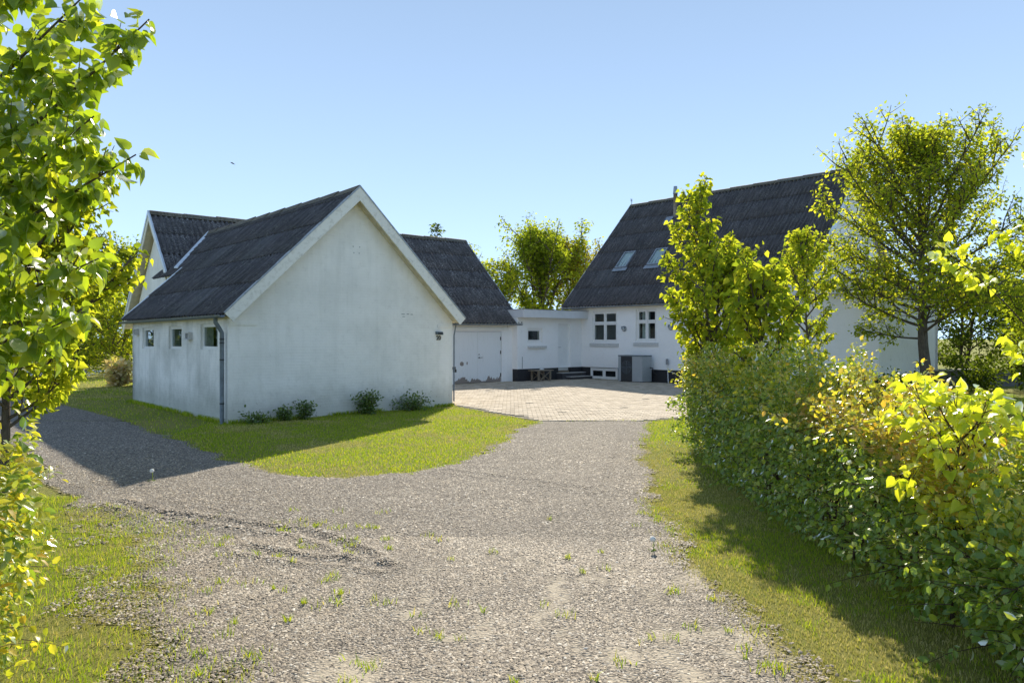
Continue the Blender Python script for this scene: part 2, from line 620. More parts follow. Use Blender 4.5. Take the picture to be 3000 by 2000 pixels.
def ridge_caps(roof, p0, p1, half_angle_dir, mat, n, r=0.17):
    """p0..p1 the ridge line; half_angle_dir = horizontal unit vector across the ridge"""
    p0, p1, q = Vector(p0), Vector(p1), Vector(half_angle_dir)
    d = (p1 - p0) / n
    prof = [(-r, -r * .80), (-r * .55, -r * .30), (-r * .22, .01), (0, .03), (r * .22, .01), (r * .55, -r * .30), (r, -r * .80)]
    b = MB()
    L = d.length + .06
    dn = d.normalized()
    for k, (y, lift) in enumerate(((0.0, .022), (L, 0.0))):
        for a, h in prof:
            b.v.append(tuple(dn * y + q * a + Vector((0, 0, h + lift))))
    m = len(prof)
    for i in range(m - 1):
        b.f.append((i, i + 1, m + i + 1, m + i))
    b.f.append(tuple(range(m)))
    me = b.mesh('ridge_cap', mat, False)
    for k in range(n):
        T = Matrix.Translation(p0 + d * k + Vector((0, 0, random.uniform(-.006, .008)))) @ Matrix.Rotation(random.uniform(-.006, .006), 4, 'Z')
        link('ridge_cap', me, roof, T)


def gutter(b, p0, p1, r=0.06, n=6):
    """half round gutter added to MB b between two points"""
    p0, p1 = Vector(p0), Vector(p1)
    d = (p1 - p0).normalized()
    side = d.cross(Vector((0, 0, 1))).normalized()
    prof = []
    for k in range(n + 1):
        a = math.pi * k / n
        prof.append(side * (r * math.cos(a)) + Vector((0, 0, -r * math.sin(a))))
    for k in range(n, -1, -1):
        a = math.pi * k / n
        prof.append(side * ((r - .008) * math.cos(a)) + Vector((0, 0, -(r - .008) * math.sin(a))))
    b.prism([p0 + q for q in prof], p1 - p0)


YAW = 0.834                                # the farm's axes against the camera's
SY, CY = math.sin(YAW), math.cos(YAW)
PHI = math.pi / 2 - YAW


def uv(u, v, z=0.0):
    return Vector((u * SY - v * CY, u * CY + v * SY, z))


def rot_uv(u, v, c, a):
    du, dv = u - c[0], v - c[1]
    return c[0] + du * math.cos(a) - dv * math.sin(a), c[1] + du * math.sin(a) + dv * math.cos(a)
# ================================================================== BARN (the gabled wing nearest the camera)
U0, V0 = 5.841, 15.524
BW, BL = 6.061, 7.25                       # gable width, side length
barn = empty('barn', uv(U0, V0), PHI, 'white painted brick barn with the big blank gable facing the gravel drive', 'barn')
EZ, RZ, OE, OG = 2.334, 5.423, 0.18, 0.306
HALF = BW / 2 + OE
sl = math.atan2(RZ - EZ, HALF)
SLEN = math.hypot(HALF, RZ - EZ)
nz_, nx_ = math.cos(sl), math.sin(sl)
wall_top = EZ + OE * math.tan(sl) - 0.20
# gable wall facing the drive
Fg = frame((1, 0, 0), (0, -1, 0), (0, 0, 0))
wall(barn, 'gable_wall', Fg, BW, -0.12, wall_top, [], 0.30, M['barn_wall'], (BW / 2, wall_top + BW / 2 * math.tan(sl)), 'blank white gable wall with faint brick courses')
Fs = frame((0, 1, 0), (-1, 0, 0), (0, 0, 0))
wins = [(0.58, 1.66, 1.58, 2.16), (2.98, 3.98, 1.56, 2.13), (5.24, 6.29, 1.54, 2.12)]
b0_ = 0.302
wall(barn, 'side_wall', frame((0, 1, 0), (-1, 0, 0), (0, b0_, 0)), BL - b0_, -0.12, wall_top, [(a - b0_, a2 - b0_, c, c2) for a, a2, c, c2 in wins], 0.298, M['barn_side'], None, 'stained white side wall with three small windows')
wall(barn, 'side_wall', frame((0, 1, 0), (1, 0, 0), (BW, b0_, 0)), BL + 1.8, -0.12, wall_top, [], 0.298, M['barn_wall'])
wall(barn, 'end_wall', frame((-1, 0, 0), (0, 1, 0), (BW - .302, BL, 0)), BW - .302, -0.12, wall_top, [], 0.298, M['barn_wall'], ((BW - .302) / 2, wall_top + BW / 2 * math.tan(sl) - .2))
for i, (a, a2, c, c2) in enumerate(wins):
    w = window(barn, Fs, a + .002, a2 - .002, c + .002, c2 - .002, [1], [1], 0.045, cas=0.035, sash=0.028, dep=.06)
    cb = MB(Fs)
    if i == 0:                              # roller blind half drawn and a shelf unit behind the glass
        cb.box(a + .12, a + .16, -.40, -.36, c, c2)
        for zz in (0.12, 0.27, 0.42):
            cb.box(a + .1, a2 - .58, -.40, -.20, c + zz, c + zz + .025)
        cb.box(a + .55, a2 - .06, -.36, -.35, c, c2)
    else:                                   # vertical slat blind
        for k in range(12):
            s = a + .08 + (a2 - a - .16) * k / 11
            cb.prism([(s, -.115, c + .02), (s + .05, -.135, c + .02), (s + .05 + (0.05 if i == 2 else .0), -.135, c2 - .17), (s + (0.05 if i == 2 else .0), -.115, c2 - .17)], (0, -.004, 0))
    cb.build('blind', M['curtain'], w)
# small square vents
for s, z, wd, hd in ((6.62, 2.02, .19, .15), (2.2, 1.90, .24, .16)):
    vb = MB(Fs)
    vb.box(s, s + .03, .003, .10, z - hd / 2, z + hd / 2).box(s + wd - .03, s + wd, .003, .10, z - hd / 2, z + hd / 2).box(s + .03, s + wd - .03, .003, .10, z + hd / 2 - .025, z + hd / 2).box(s - .02, s + wd + .02, .003, .13, z - hd / 2 - .025, z - hd / 2 - .002)
    v = vb.build('vent_box', M['sill'], barn)
    MB(Fs).box(s + .031, s + wd - .031, .004, .03, z - hd / 2, z + hd / 2 - .026).build('vent_opening', M['dark'], v)
# floor and inside so that the windows look into a dim room
MB().box(.3, BW - .3, .31, BL - .31, -.1, .02).build('floor', M['room'], barn)
MB().box(1.9, 2.0, .31, BL - .31, .021, 2.3).build('inner_wall', M['room'], barn)
MB().box(.3, 1.9, .31, BL - .31, 2.31, 2.35).build('ceiling', M['room'], barn)
# corbelled brick bands under both eaves
for x0, x1 in ((.02, .63), (BW - .50, BW - .02)):
    MB().box(x0, x1, -.022, -.002, 2.12, 2.19).build('corbel', M['barn_wall'], barn)
# slits and anchor holes in the gable
for x, z, w_, h_ in ((4.42, 2.44, .10, .015), (4.58, 2.445, .07, .015), (4.70, 2.44, .07, .014), (4.45, 2.38, .08, .012), (3.02, 4.05, .022, .022), (3.20, 4.05, .02, .02), (3.04, 3.90, .022, .02), (3.18, 3.90, .03, .015)):
    MB().box(x, x + w_, -.004, -.001, z, z + h_).build('wall_slit', M['downpipe'], barn)

# roof: deck (its underside is the soffit), sheets, caps, boards
deck = MB()
FL = slope_frame((0, 1, 0), (nz_, 0, nx_), (-OE, 0, EZ))
FR = slope_frame((0, 1, 0), (-nz_, 0, nx_), (BW + OE, 0, EZ))
yR = 9.9
for F_, s_ in ((FL, 1), (FR, -1)):
    sg = 1 if F_.col[0][1] > 0 else -1
    deck.M = F_
    lo = sorted((sg * -OG, sg * (BL + .30)))
    hi = sorted((sg * (BL + .301), sg * yR))
    deck.box(lo[0], lo[1], .02, SLEN - .02, -.14, -.075)
    deck.box(hi[0], hi[1], SLEN * .52, SLEN - .02, -.14, -.076)
roofA = deck.build('roof', M['soffit'], barn)
cs = [0, 1.03, 2.06, 3.09, 4.12, SLEN]
for F_ in (FL, FR):
    sg = 1 if F_.col[0][1] > 0 else -1
    cr = []
    for k in range(5):
        e = sorted((sg * -(OG - .01), sg * (BL + .33 if k < 2 else yR)))
        cr.append((e[0], e[1], cs[k], cs[k + 1] - (.1 if k == 4 else 0)))
    lay_sheets(roofA, F_, cr, M['roof_barn'])
ridge_caps(roofA, (BW / 2, -OG, RZ + .035), (BW / 2, yR, RZ + .035), (1, 0, 0), M['ridge'], 10)
# bargeboards with a thin metal edge, soffit battens behind
for sgn in (1, -1):
    ex = -OE - .015 if sgn == 1 else BW + OE + .015
    e = Vector((ex, -OG - .03, EZ + .035))
    r_ = Vector((BW / 2, -OG - .03, RZ + .05))
    nn = Vector((-nx_ * sgn, 0, nz_))
    off = Vector((0, 0, -.25 / nz_))
    bb = MB().prism([e, r_, r_ + off * .98, e - nn * .24 + Vector((0.02 * sgn, 0, 0))], (0, .028, 0))
    bar = bb.build('bargeboard', M['barge'], roofA)
    MB().prism([e + nn * .018 + Vector((0, -.012, 0)), r_ + Vector((0, -.012, .018 / nz_)), r_ + Vector((0, -.012, -.02)), e - nn * .014 + Vector((0, -.012, 0))], (0, .07, 0)).build('metal_edge', M['zinc'], bar)
# soffit planks under the gable overhang (two long battens each side)
for F_ in (FL, FR):
    sg = 1 if F_.col[0][1] > 0 else -1
    for k in range(2):
        y_a, y_b = -OG + .03 + .145 * k, -OG + .155 + .145 * k
        q = sorted((sg * y_a, sg * y_b))
        MB(F_).box(q[0], q[1], .12, SLEN - .12, -.165, -.142).build('soffit_plank', M['soffit'], roofA)
# far verge flashing and valley
MB(FL).box(*sorted((FL.col[0][1] * (BL + .32), FL.col[0][1] * (BL + .45))), .05, 2.35, .02, .06).build('verge_flashing', M['pale_zinc'], roofA)
MB().prism([(1.43, 8.23, 4.02), (1.52, 8.14, 4.02), (3.08, 9.64, 5.46), (2.99, 9.73, 5.46)], (0, 0, .035)).build('valley_flashing', M['pale_zinc'], roofA)
gb = MB()
gutter(gb, (-OE - .045, -OG, EZ - .005), (-OE - .045, BL + .33, EZ - .03), .065)
gut = gb.build('gutter', M['downpipe'], barn)
MB().box(-.02, -.003, .302, BL - .02, wall_top - .02, wall_top + .10).build('eaves_board', M['soffit'], barn)
db = MB()
yy = 0.07
db.tube([(-OE - .05, yy, EZ - .05), (-OE - .05, yy, EZ - .16), (-.16, yy, EZ - .27), (-.095, yy, EZ - .38), (-.095, yy, .04), (-.13, yy - .01, -.02)], .045, 10)
dp = db.build('downpipe', M['downpipe'], barn, True)
for z in (1.72, 1.80, 1.36, .42):
    MB().lathe([(.050, z), (.050, z + .03)], 10, (-.095, yy, 0)).build('pipe_bracket', M['dark'], dp)
# right corner: thin cable pipe and a black latch
db = MB().tube([(BW + .10, -.03, EZ - .12), (BW + .06, -.03, EZ - .30), (BW + .035, -.025, EZ - .42), (BW + .03, -.025, .12)], .020, 8)
cp = db.build('corner_pipe', M['downpipe'], barn, True)
MB().box(BW + .002, BW + .16, .06, .10, .98, 1.05).box(BW + .10, BW + .18, .05, .11, .90, .98).build('door_latch', M['dark'], barn)
MB().box(BW - .10, BW + .05, -.03, .20, -.1, .07).build('corner_stone', M['weathered'], barn)

# ================================================================== REAR WING (cross wing with the garage doors)
PB, BYAW = (20.0, 21.0), -0.048
BU, BV = 7.38, 22.384                      # left gable wall, front wall
WL, WD = 12.92, 7.53                       # length, depth
pu, pv = rot_uv(BU, BV, PB, BYAW)
wing = empty('garage_wing', uv(pu, pv), PHI + BYAW, 'long white rear wing with mottled dark roof and peeling double garage doors', 'outbuilding')
WEZ, WRZ, WOE, WOG = 2.36, 6.24, 0.30, 0.25
WH = WD / 2 + WOE
ws = math.atan2(WRZ - WEZ, WH)
WSL = math.hypot(WH, WRZ - WEZ)
KT = 0.012                                 # the old roof climbs slightly towards the house


def wz(x):
    return KT * (x - WL * .55)


Ff = frame((1, 0, 0), (0, -1, 0), (0, 0, 0))
gx0, gx1, gzt = 17.25 - BU, 19.69 - BU, 2.12
wt_ = WEZ + WOE * math.tan(ws) - .22
wall(wing, 'front_wall', Ff, WL, -.12, wt_, [(gx0, gx1, -.119, gzt)], .30, M['white_wall'])
wall(wing, 'gable_wall', frame((0, 1, 0), (-1, 0, 0), (0, .302, 0)), WD - .604, -.12, wt_, [], .298, M['barn_wall'], ((WD - .604) / 2, wt_ + WD / 2 * math.tan(ws) - .3))
wall(wing, 'gable_wall', frame((0, 1, 0), (1, 0, 0), (WL, .302, 0)), WD - .604, -.12, wt_, [], .298, M['white_wall'], ((WD - .604) / 2, wt_ + WD / 2 * math.tan(ws) - .3))
wall(wing, 'rear_wall', frame((1, 0, 0), (0, 1, 0), (0, WD, 0)), WL, -.12, wt_, [], .30, M['barn_wall'])
# doors
mid = (gx0 + gx1) / 2
for k, (a, a2) in enumerate(((gx0 + .03, mid - .004), (mid + .004, gx1 - .03))):
    q0 = 3.0 * k                             # each leaf has its own stretch of paint
    d0 = MB().box(q0, q0 + a2 - a, 0, .045, .0, gzt - .05 - .02)
    leaf = link('garage_door', d0.mesh('garage_door', M['garage']), wing, Matrix.Translation((a - q0, .05, .02)))
    leaf['label'] = 'left door leaf with two flaked patches' if k == 0 else 'right door leaf with the lever handle'
    for z in (.22, 1.15, 1.72):
        xh = -.012 if k == 0 else q0 + a2 - a - .03
        MB().box(xh, xh + .04, -.022, .0, z, z + .14).build('hinge', M['dark'], leaf)
    if k == 1:
        MB().lathe([(.028, -.018), (.028, -.001)], 10, (q0 + .06, 0, 1.02), 'y').tube([(q0 + .06, -.02, 1.02), (q0 + .06, -.06, 1.02), (q0 + .20, -.06, 1.02)], .010, 6).build('door_handle', M['dark'], leaf)
        MB().lathe([(.024, -.012), (.024, -.001)], 10, (q0 + .06, 0, 1.14), 'y').build('lock', M['dark'], leaf)
MB(Ff).box(gx0 + .001, gx0 + .028, -.10, -.03, -.1, gzt - .001).box(gx1 - .028, gx1 - .001, -.10, -.03, -.1, gzt - .001).box(gx0 + .028, gx1 - .028, -.10, -.03, gzt - .045, gzt - .001).build('door_frame', M['grey_white'], wing)
lb = MB(Ff).box(gx0 - .6, gx1 + .34, .003, .05, gzt + .03, gzt + .14).box(gx0 - .6, gx1 + .10, .003, .035, gzt + .155, wt_ + .02)
lb.build('lintel_board', M['white_paint'], wing)
MB(Ff).lathe([(.05, .03), (.05, .09), (.02, .12)], 10, (gx1 + .30, 0, gzt + .20), 'y').build('porch_lamp', M['white_paint'], wing)
MB().box(.3, WL - .3, .31, WD - .31, -.1, .0).build('floor', M['room'], wing)
# roof
FF = slope_frame((1, 0, KT), (0, math.cos(ws), math.sin(ws)), (0, -WOE, WEZ - KT * WL * .55))
FB = slope_frame((1, 0, KT), (0, -math.cos(ws), math.sin(ws)), (0, WD + WOE, WEZ - KT * WL * .55))
dk = MB()
x0r, x1r = -WOG, WL + .2
for F_ in (FF, FB):
    sg = 1 if F_.col[0][0] > 0 else -1
    dk.M = F_
    if F_ is FF:
        dk.box(x0r + .9, x1r, .02, WSL * .43, -.14, -.075)
        dk.box(x0r, x1r, WSL * .4305, WSL - .02, -.14, -.076)
    else:
        q = sorted((sg * x0r, sg * x1r))
        dk.box(q[0], q[1], .02, WSL - .02, -.14, -.075)
roofB = dk.build('roof', M['soffit'], wing)
bs = [0, 1.12, 2.24, 3.36, 4.48, WSL]
for F_ in (FF, FB):
    sg = 1 if F_.col[0][0] > 0 else -1
    cr = []
    for k in range(5):
        a = x0r if (F_ is FB or k >= 2) else x0r + .95
        q = sorted((sg * a, sg * x1r))
        if F_ is FF and k == 2:
            cr.append((q[0], q[0] + .95, WSL * .445, bs[3]))
            cr.append((q[0] + .95, q[1], bs[2], bs[3]))
        else:
            cr.append((q[0], q[1], bs[k], bs[k + 1] - (.1 if k == 4 else 0)))
    lay_sheets(roofB, F_, cr, M['roof_wing'])
ridge_caps(roofB, (x0r, WD / 2, WRZ + .035 + wz(x0r)), (x1r, WD / 2, WRZ + .035 + wz(x1r)), (0, 1, 0), M['ridge'], 12)
cw, sw = math.cos(ws), math.sin(ws)
for xx, th, matb in ((x0r - .012, -.03, 'pale_zinc'), (x1r + .012, .03, 'pale_zinc')):
    for sgn in (1, -1):
        ye = -WOE if sgn == 1 else WD + WOE
        rp = Vector((xx, WD / 2, WRZ + .06 + wz(xx)))
        ep = Vector((xx, ye, WEZ + .05 + wz(xx)))
        if sgn == 1 and th < 0:
            ep = rp + (ep - rp) * .575
        o_ = Vector((0, 0, -.24 / cw))
        bar = MB().prism([ep, rp, rp + o_, ep + o_], (th, 0, 0)).build('bargeboard', M['barge'] if th < 0 else M['pale_zinc'], roofB)
        if th < 0:
            MB().prism([ep + Vector((0, 0, .02)), rp + Vector((0, 0, .02)), rp + Vector((0, 0, -.13)), ep + Vector((0, 0, -.13))], (th - .025, 0, 0)).build('metal_edge', M['pale_zinc'], bar)
# valley flashing where the barn roof dies into the wing
gb = MB()
gutter(gb, (5.0, -WOE - .03, WEZ - .01 + wz(5.0)), (x1r, -WOE - .03, WEZ - .01 + wz(x1r)), .06)
gb.build('gutter', M['zinc'], wing)

# ================================================================== LINK (flat roofed part with the back door)
LU0, LU1, LV = 20.30, 24.262, 22.04
linkb = empty('link_building', uv(LU0, LV), PHI, 'low flat-roofed white link with the narrow door and little square window', 'outbuilding')
LL = LU1 - LU0
Fl = frame((1, 0, 0), (0, -1, 0), (0, 0, 0))
wx0, wx1, wz0, wz1 = .57, 1.46, 1.635, 2.25
dx0, dx1, dz0, dz1 = 2.44, 3.22, .40, 2.45
wall(linkb, 'front_wall', Fl, LL, .53, 2.74, [(wx0, wx1, wz0, wz1), (dx0, dx1, .531, dz1)], .30, M['white_wall'])
wall(linkb, 'side_wall', frame((0, 1, 0), (-1, 0, 0), (0, .302, 0)), 4.4, -.1, 2.70, [], .25, M['white_wall'])
wall(linkb, 'side_wall', frame((0, 1, 0), (1, 0, 0), (LL, .72, 0)), 3.97, -.1, 2.70, [], .25, M['white_wall'])
wall(linkb, 'rear_wall', frame((1, 0, 0), (0, 1, 0), (0, 5.0, 0)), LL, -.1, 2.74, [], .30, M['white_wall'])
MB(Fl).box(-.004, dx0, -.3, .006, -.12, .528).build('plinth', M['plinth'], linkb)
MB(Fl).box(dx1, LL, -.3, .006, -.12, .528).build('plinth', M['plinth'], linkb)
MB(Fl).box(dx0 + .001, dx1 - .001, -.3, -.09, -.12, dz0).build('threshold', M['weathered'], linkb)
MB(Fl).box(dx0 + .001, dx1 - .001, -.298, -.135, dz0 + .002, .535).build('kick_board', M['door'], linkb)
window(linkb, Fl, wx0 + .002, wx1 - .002, wz0 + .002, wz1 - .002, [1], [1], .06, cas=.07, sash=.04)
MB(Fl).box(wx0 - .0, wx1 + .17, .003, .11, 1.40, 1.49).build('sill_shelf', M['sill'], linkb)
dm = MB(Fl).box(dx0 + .06, dx1 - .06, -.17, -.125, dz0 + .13, dz1 - .06)
dm.box(dx0 + .002, dx0 + .06, -.19, -.11, .54, dz1 - .002).box(dx1 - .06, dx1 - .002, -.19, -.11, .54, dz1 - .002).box(dx0 + .06, dx1 - .06, -.19, -.11, dz1 - .06, dz1 - .002)
door = dm.build('door', M['door'], linkb)
MB(Fl).tube([(dx0 + .14, -.124, 1.42), (dx0 + .14, -.07, 1.42), (dx0 + .24, -.07, 1.42)], .010, 6).build('door_handle', M['zinc'], door)
MB().box(-.0, LL + .0, -.36, 5.2, 2.72, 2.96).build('roof', M['grey_white'], linkb)
fb = MB().box(-.02, LL - .006, -.40, -.362, 2.69, 3.02).box(-.02, -.001, -.362, 5.2, 2.69, 3.02)
fas = fb.build('fascia', M['grey_white'], linkb)
MB().box(-.04, LL - .007, -.42, 5.2, 3.022, 3.040).build('roof_edge', M['zinc'], fas)
MB(Fl).tube([(.26, .02, .55), (.26, .02, 1.02), (.25, .02, 1.05)], .008, 6).build('cable', M['dark'], linkb)
MB().box(.3, LL - .26, .31, 4.69, -.1, .3).build('floor', M['room'], linkb)
MB().box(.3, LL - .26, 2.2, 2.3, .31, 2.69).build('inner_wall', M['room'], linkb)

# doorstep: two dark steps with worn pale nosings
st = empty('doorstep', uv(LU0 + dx0 - .1, LV), PHI, 'two dark steps with pale worn edges below the narrow white door', 'steps')
for k, (a, a2, yf, yb, z) in enumerate(((.0, 1.50, -.36, -.010, .31), (.22, 1.60, -.66, -.362, .15))):
    s_ = MB().box(a, a2, yf, yb, -.05, z - .022).build('step', M['step'], st)
    MB().box(a - .01, a2 + .005, yf - .02, yb, z - .02, z).build('nosing', M['step_edge'], s_)

# ================================================================== FARMHOUSE
DV0, DU0 = 22.70, 24.26                     # far gable wall, front wall; local x runs towards the camera (-v), y into the house (+u)
DLEN, DHALF = 10.75, 4.82
DEZ, DRZ, DOE, DOG = 3.225, 8.547, 0.30, 0.26
DY = 0.012
house = empty('farmhouse', uv(DU0, DV0), PHI - math.pi / 2 + DY, 'tall white farmhouse with a steep dark corrugated roof on a black plinth', 'house')
hs = math.atan2(DRZ - DEZ, DHALF + DOE)
HSL = math.hypot(DHALF + DOE, DRZ - DEZ)
Fh = frame((1, 0, 0), (0, -1, 0), (0, 0, 0))
hx = lambda v: DV0 - v
W1 = (hx(21.44), hx(20.0), 1.64, 3.02)
W2 = (hx(19.0), hx(17.94), 1.69, 3.05)
W3 = (hx(16.40), hx(15.05), 1.66, 3.03)
WB = (hx(21.5), hx(19.96), .02, .51)
ht = DEZ + DOE * math.tan(hs) - .22
wall(house, 'front_wall', Fh, DLEN, .53, ht, [W1, W2, W3], .32, M['white_wall'])
wall(house, 'gable_wall', frame((0, 1, 0), (-1, 0, 0), (0, .322, 0)), 2 * DHALF - .644, -.1, ht, [], .3, M['white_wall'], (DHALF - .322, ht + DHALF * math.tan(hs) - .4))
wall(house, 'gable_wall', frame((0, 1, 0), (1, 0, 0), (DLEN, .322, 0)), 2 * DHALF - .644, -.1, ht, [], .3, M['white_wall'], (DHALF - .322, ht + DHALF * math.tan(hs) - .4))
wall(house, 'rear_wall', frame((1, 0, 0), (0, 1, 0), (0, 2 * DHALF, 0)), DLEN, -.1, ht, [], .32, M['white_wall'])
MB(Fh).box(.0, WB[0] - .002, -.3, -.012, -.12, .528).box(WB[1] + .002, DLEN, -.3, -.012, -.12, .528).box(WB[0] - .001, WB[1] + .001, -.3, -.2, -.12, .527).build('plinth', M['plinth'], house)
for k, wv in enumerate((W1, W2, W3)):
    w = window(house, Fh, wv[0] + .002, wv[1] - .002, wv[2] + .002, wv[3] - .002, [.5, .5], [.62, .38], .06, cas=.06, sash=.055, sill=(.10, .20, .04))
    if k == 1:
        MB(Fh).box(wv[0] + .10, wv[0] + .50, -.34, -.33, wv[2], wv[3]).build('curtain', M['curtain'], w)
wb = window(house, Fh, WB[0], WB[1], WB[2], WB[3], [.5, .5], [1], -.012, cas=.06, sash=.06, dep=.05)
MB(Fh).box(WB[0] - .03, WB[1] + .03, .003, .05, .516, .526).build('drip_strip', M['dark'], wb)
MB().box(.32, DLEN - .32, .33, 2 * DHALF - .33, .3, .52).build('floor', M['room'], house)
MB().box(.32, DLEN - .32, .33, 2 * DHALF - .33, ht + .05, ht + .15).build('ceiling', M['room'], house)
MB().box(.32, DLEN - .32, 3.2, 3.3, .53, ht + .04).build('inner_wall', M['room'], house)
# roof
ch, sh_ = math.cos(hs), math.sin(hs)
HF = slope_frame((1, 0, 0), (0, ch, sh_), (0, -DOE, DEZ))
HB = slope_frame((1, 0, 0), (0, -ch, sh_), (0, 2 * DHALF + DOE, DEZ))
x0h, x1h = -DOG - .02, DLEN + .2
dk = MB()
for F_ in (HF, HB):
    sg = 1 if F_.col[0][0] > 0 else -1
    q = sorted((sg * x0h, sg * x1h))
    dk.M = F_
    dk.box(q[0], q[1], .02, HSL - .02, -.14, -.075)
roofD = dk.build('roof', M['soffit'], house)
nc = 6
for F_ in (HF, HB):
    sg = 1 if F_.col[0][0] > 0 else -1
    q = sorted((sg * x0h, sg * x1h))
    lay_sheets(roofD, F_, [(q[0], q[1], HSL * k / nc, HSL * (k + 1) / nc - (.1 if k == nc - 1 else 0)) for k in range(nc)], M['roof_house'])
ridge_caps(roofD, (x0h, DHALF, DRZ + .035), (x1h, DHALF, DRZ + .035), (0, 1, 0), M['ridge'], 10)
for xx, th in ((x0h - .01, -.03), (x1h + .01, .03)):
    for sgn in (1, -1):
        ye = -DOE if sgn == 1 else 2 * DHALF + DOE
        rp, ep = Vector((xx, DHALF, DRZ + .06)), Vector((xx, ye, DEZ + .06))
        o_ = Vector((0, 0, -.22 / ch))
        MB().prism([ep, rp, rp + o_, ep + o_], (th, 0, 0)).build('bargeboard', M['pale_zinc'], roofD)
gb = MB()
gutter(gb, (x0h, -DOE - .03, DEZ - .01), (x1h, -DOE - .03, DEZ - .01), .06)
gb.build('gutter', M['zinc'], house)
# skylights
for va, vb_ in ((21.2, 20.56), (19.43, 18.80)):
    a, a2 = hx(va), hx(vb_)
    c, c2 = HSL * .33, HSL * .475
    fr = MB(HF)
    for bx_ in ((a, a + .06, c, c2), (a2 - .06, a2, c, c2), (a + .06, a2 - .06, c, c + .06), (a + .06, a2 - .06, c2 - .06, c2)):
        fr.box(bx_[0], bx_[1], bx_[2], bx_[3], .0, .115)
    fr.box(a - .08, a2 + .08, c - .22, c - .001, .062, .074)
    s_ = fr.build('skylight', M['zinc'], roofD)
    MB(HF).box(a + .058, a2 - .058, c + .058, c2 - .058, .085, .095).build('skylight_pane', M['glass'], s_)
    MB(HF).box(a + .059, a2 - .059, c + .059, c2 - .059, .05, .06).build('roller_blind', M['white_paint'], s_)
# flue with its flashing plates
fx, fy = hx(19.6), 3.79
fz = DEZ + (fy + DOE) * math.tan(hs)
fl = MB().tube([(fx, fy, fz - .25), (fx, fy, fz + 1.05)], .095, 14).build('flue', simple_mat('rusty steel flue', (0.26, 0.22, 0.16), 0.6, 0.3, var=.3, scale=7), roofD, True)
MB().lathe([(.112, fz + 1.05), (.112, fz + 1.08), (.085, fz + 1.38), (.085, fz + 1.40)], 14, (fx, fy, 0)).build('flue_cap', M['zinc'], fl)
t_ = (fy + DOE) / (DHALF + DOE) * HSL
MB(HF).box(fx - .42, fx - .02, t_ - .55, t_ - .05, .062, .078).box(fx + .25, fx + .75, t_ + .15, t_ + .75, .062, .078).build('flashing_plate', M['zinc'], roofD)
# weather vane on the far ridge end
vane = empty('weather_vane', house.matrix_basis @ Vector((x0h + .05, DHALF, DRZ + .08)), PHI + .5, 'small dark weather vane on the far end of the farmhouse ridge', 'weather vane')
MB().tube([(0, 0, -.06), (0, 0, .16)], .012, 6).build('spindle', M['dark'], vane)
MB().tube([(-.22, 0, .17), (.08, 0, .19)], .010, 6).prism([(-.26, -.006, .10), (-.17, -.006, .17), (-.26, -.006, .25)], (0, .012, 0)).prism([(.02, -.006, .12), (.10, -.006, .13), (.16, -.006, .20), (.13, -.006, .27), (.06, -.006, .30), (0, -.006, .24)], (0, .012, 0)).build('arrow', M['dark'], vane)

# flat roofed annex on the near end of the house
AX0, AX1 = DLEN + .004, DLEN + 2.72
ann = empty('flat_annex', house.matrix_basis @ Vector((AX0, 0, 0)), PHI - math.pi / 2 + DY, 'flat-roofed white annex with a boarded fascia behind the big tree', 'annex')
AL, AW = AX1 - AX0, 5.75
wall(ann, 'front_wall', Fh, AL, .53, 3.33, [], .3, M['white_wall'])
wall(ann, 'end_wall', frame((0, 1, 0), (1, 0, 0), (AL, .302, 0)), AW - .302, .53, 3.33, [], .298, M['white_wall'])
wall(ann, 'rear_wall', frame((1, 0, 0), (0, 1, 0), (0, AW, 0)), AL, -.1, 3.33, [], .3, M['white_wall'])
MB().box(.0, AL - .012, .012, .30, -.12, .528).box(AL - .3, AL - .012, .302, AW, -.12, .528).build('plinth', M['plinth'], ann)
MB().box(.2, AL + .28, -.28, AW + .3, 3.332, 3.40).build('roof', M['grey_white'], ann)
fas = None
k = 0
for a in np.arange(-.2, AL + .30, .145):
    MB().box(a, min(a + .14, AL + .30), -.302, -.282, 3.32, 3.76).build('fascia_board', M['grey_white'], ann)
for a in np.arange(-.28, AW + .28, .145):
    MB().box(AL + .282, AL + .302, a, a + .14, 3.32, 3.76).build('fascia_board', M['grey_white'], ann)
MB().box(-.2, AL + .32, -.33, -.30 + .04, 3.762, 3.79).box(AL + .24, AL + .33, -.26, AW + .3, 3.763, 3.79).build('roof_edge', M['zinc'], ann)
MB().tube([(AL + .08, 4.05, 3.32), (AL + .08, 4.05, .0)], .045, 10).build('downpipe', M['downpipe'], ann, True)

# ================================================================== things on and by the walls
def bulkhead(v, z, label):
    o = empty('wall_lamp', house.matrix_basis @ Vector((hx(v), -.002, z)), PHI - math.pi / 2 + DY, label, 'wall lamp', 'round bulkhead lamps on the farmhouse wall')
    MB().lathe([(.115, -.002), (.115, -.05), (.100, -.065)], 18, (0, 0, 0), 'y').build('base', M['zinc'], o)
    g = MB().lathe([(.088, -.055), (.080, -.085), (.05, -.108), (.01, -.115)], 16, (0, 0, 0), 'y').build('glass', M['lamp_glass'], o, True)
    MB().box(-.095, .095, -.122, -.060, -.012, .012).build('guard_bar', M['downpipe'], o)
    MB().box(-.10, .10, -.100, -.055, .02, .10).build('hood', M['downpipe'], o)


bulkhead(19.59, 2.23, 'round grey bulkhead lamp between the two white casement windows')
bulkhead(17.21, 2.265, 'round grey bulkhead lamp beside the young tree, right of the second window')

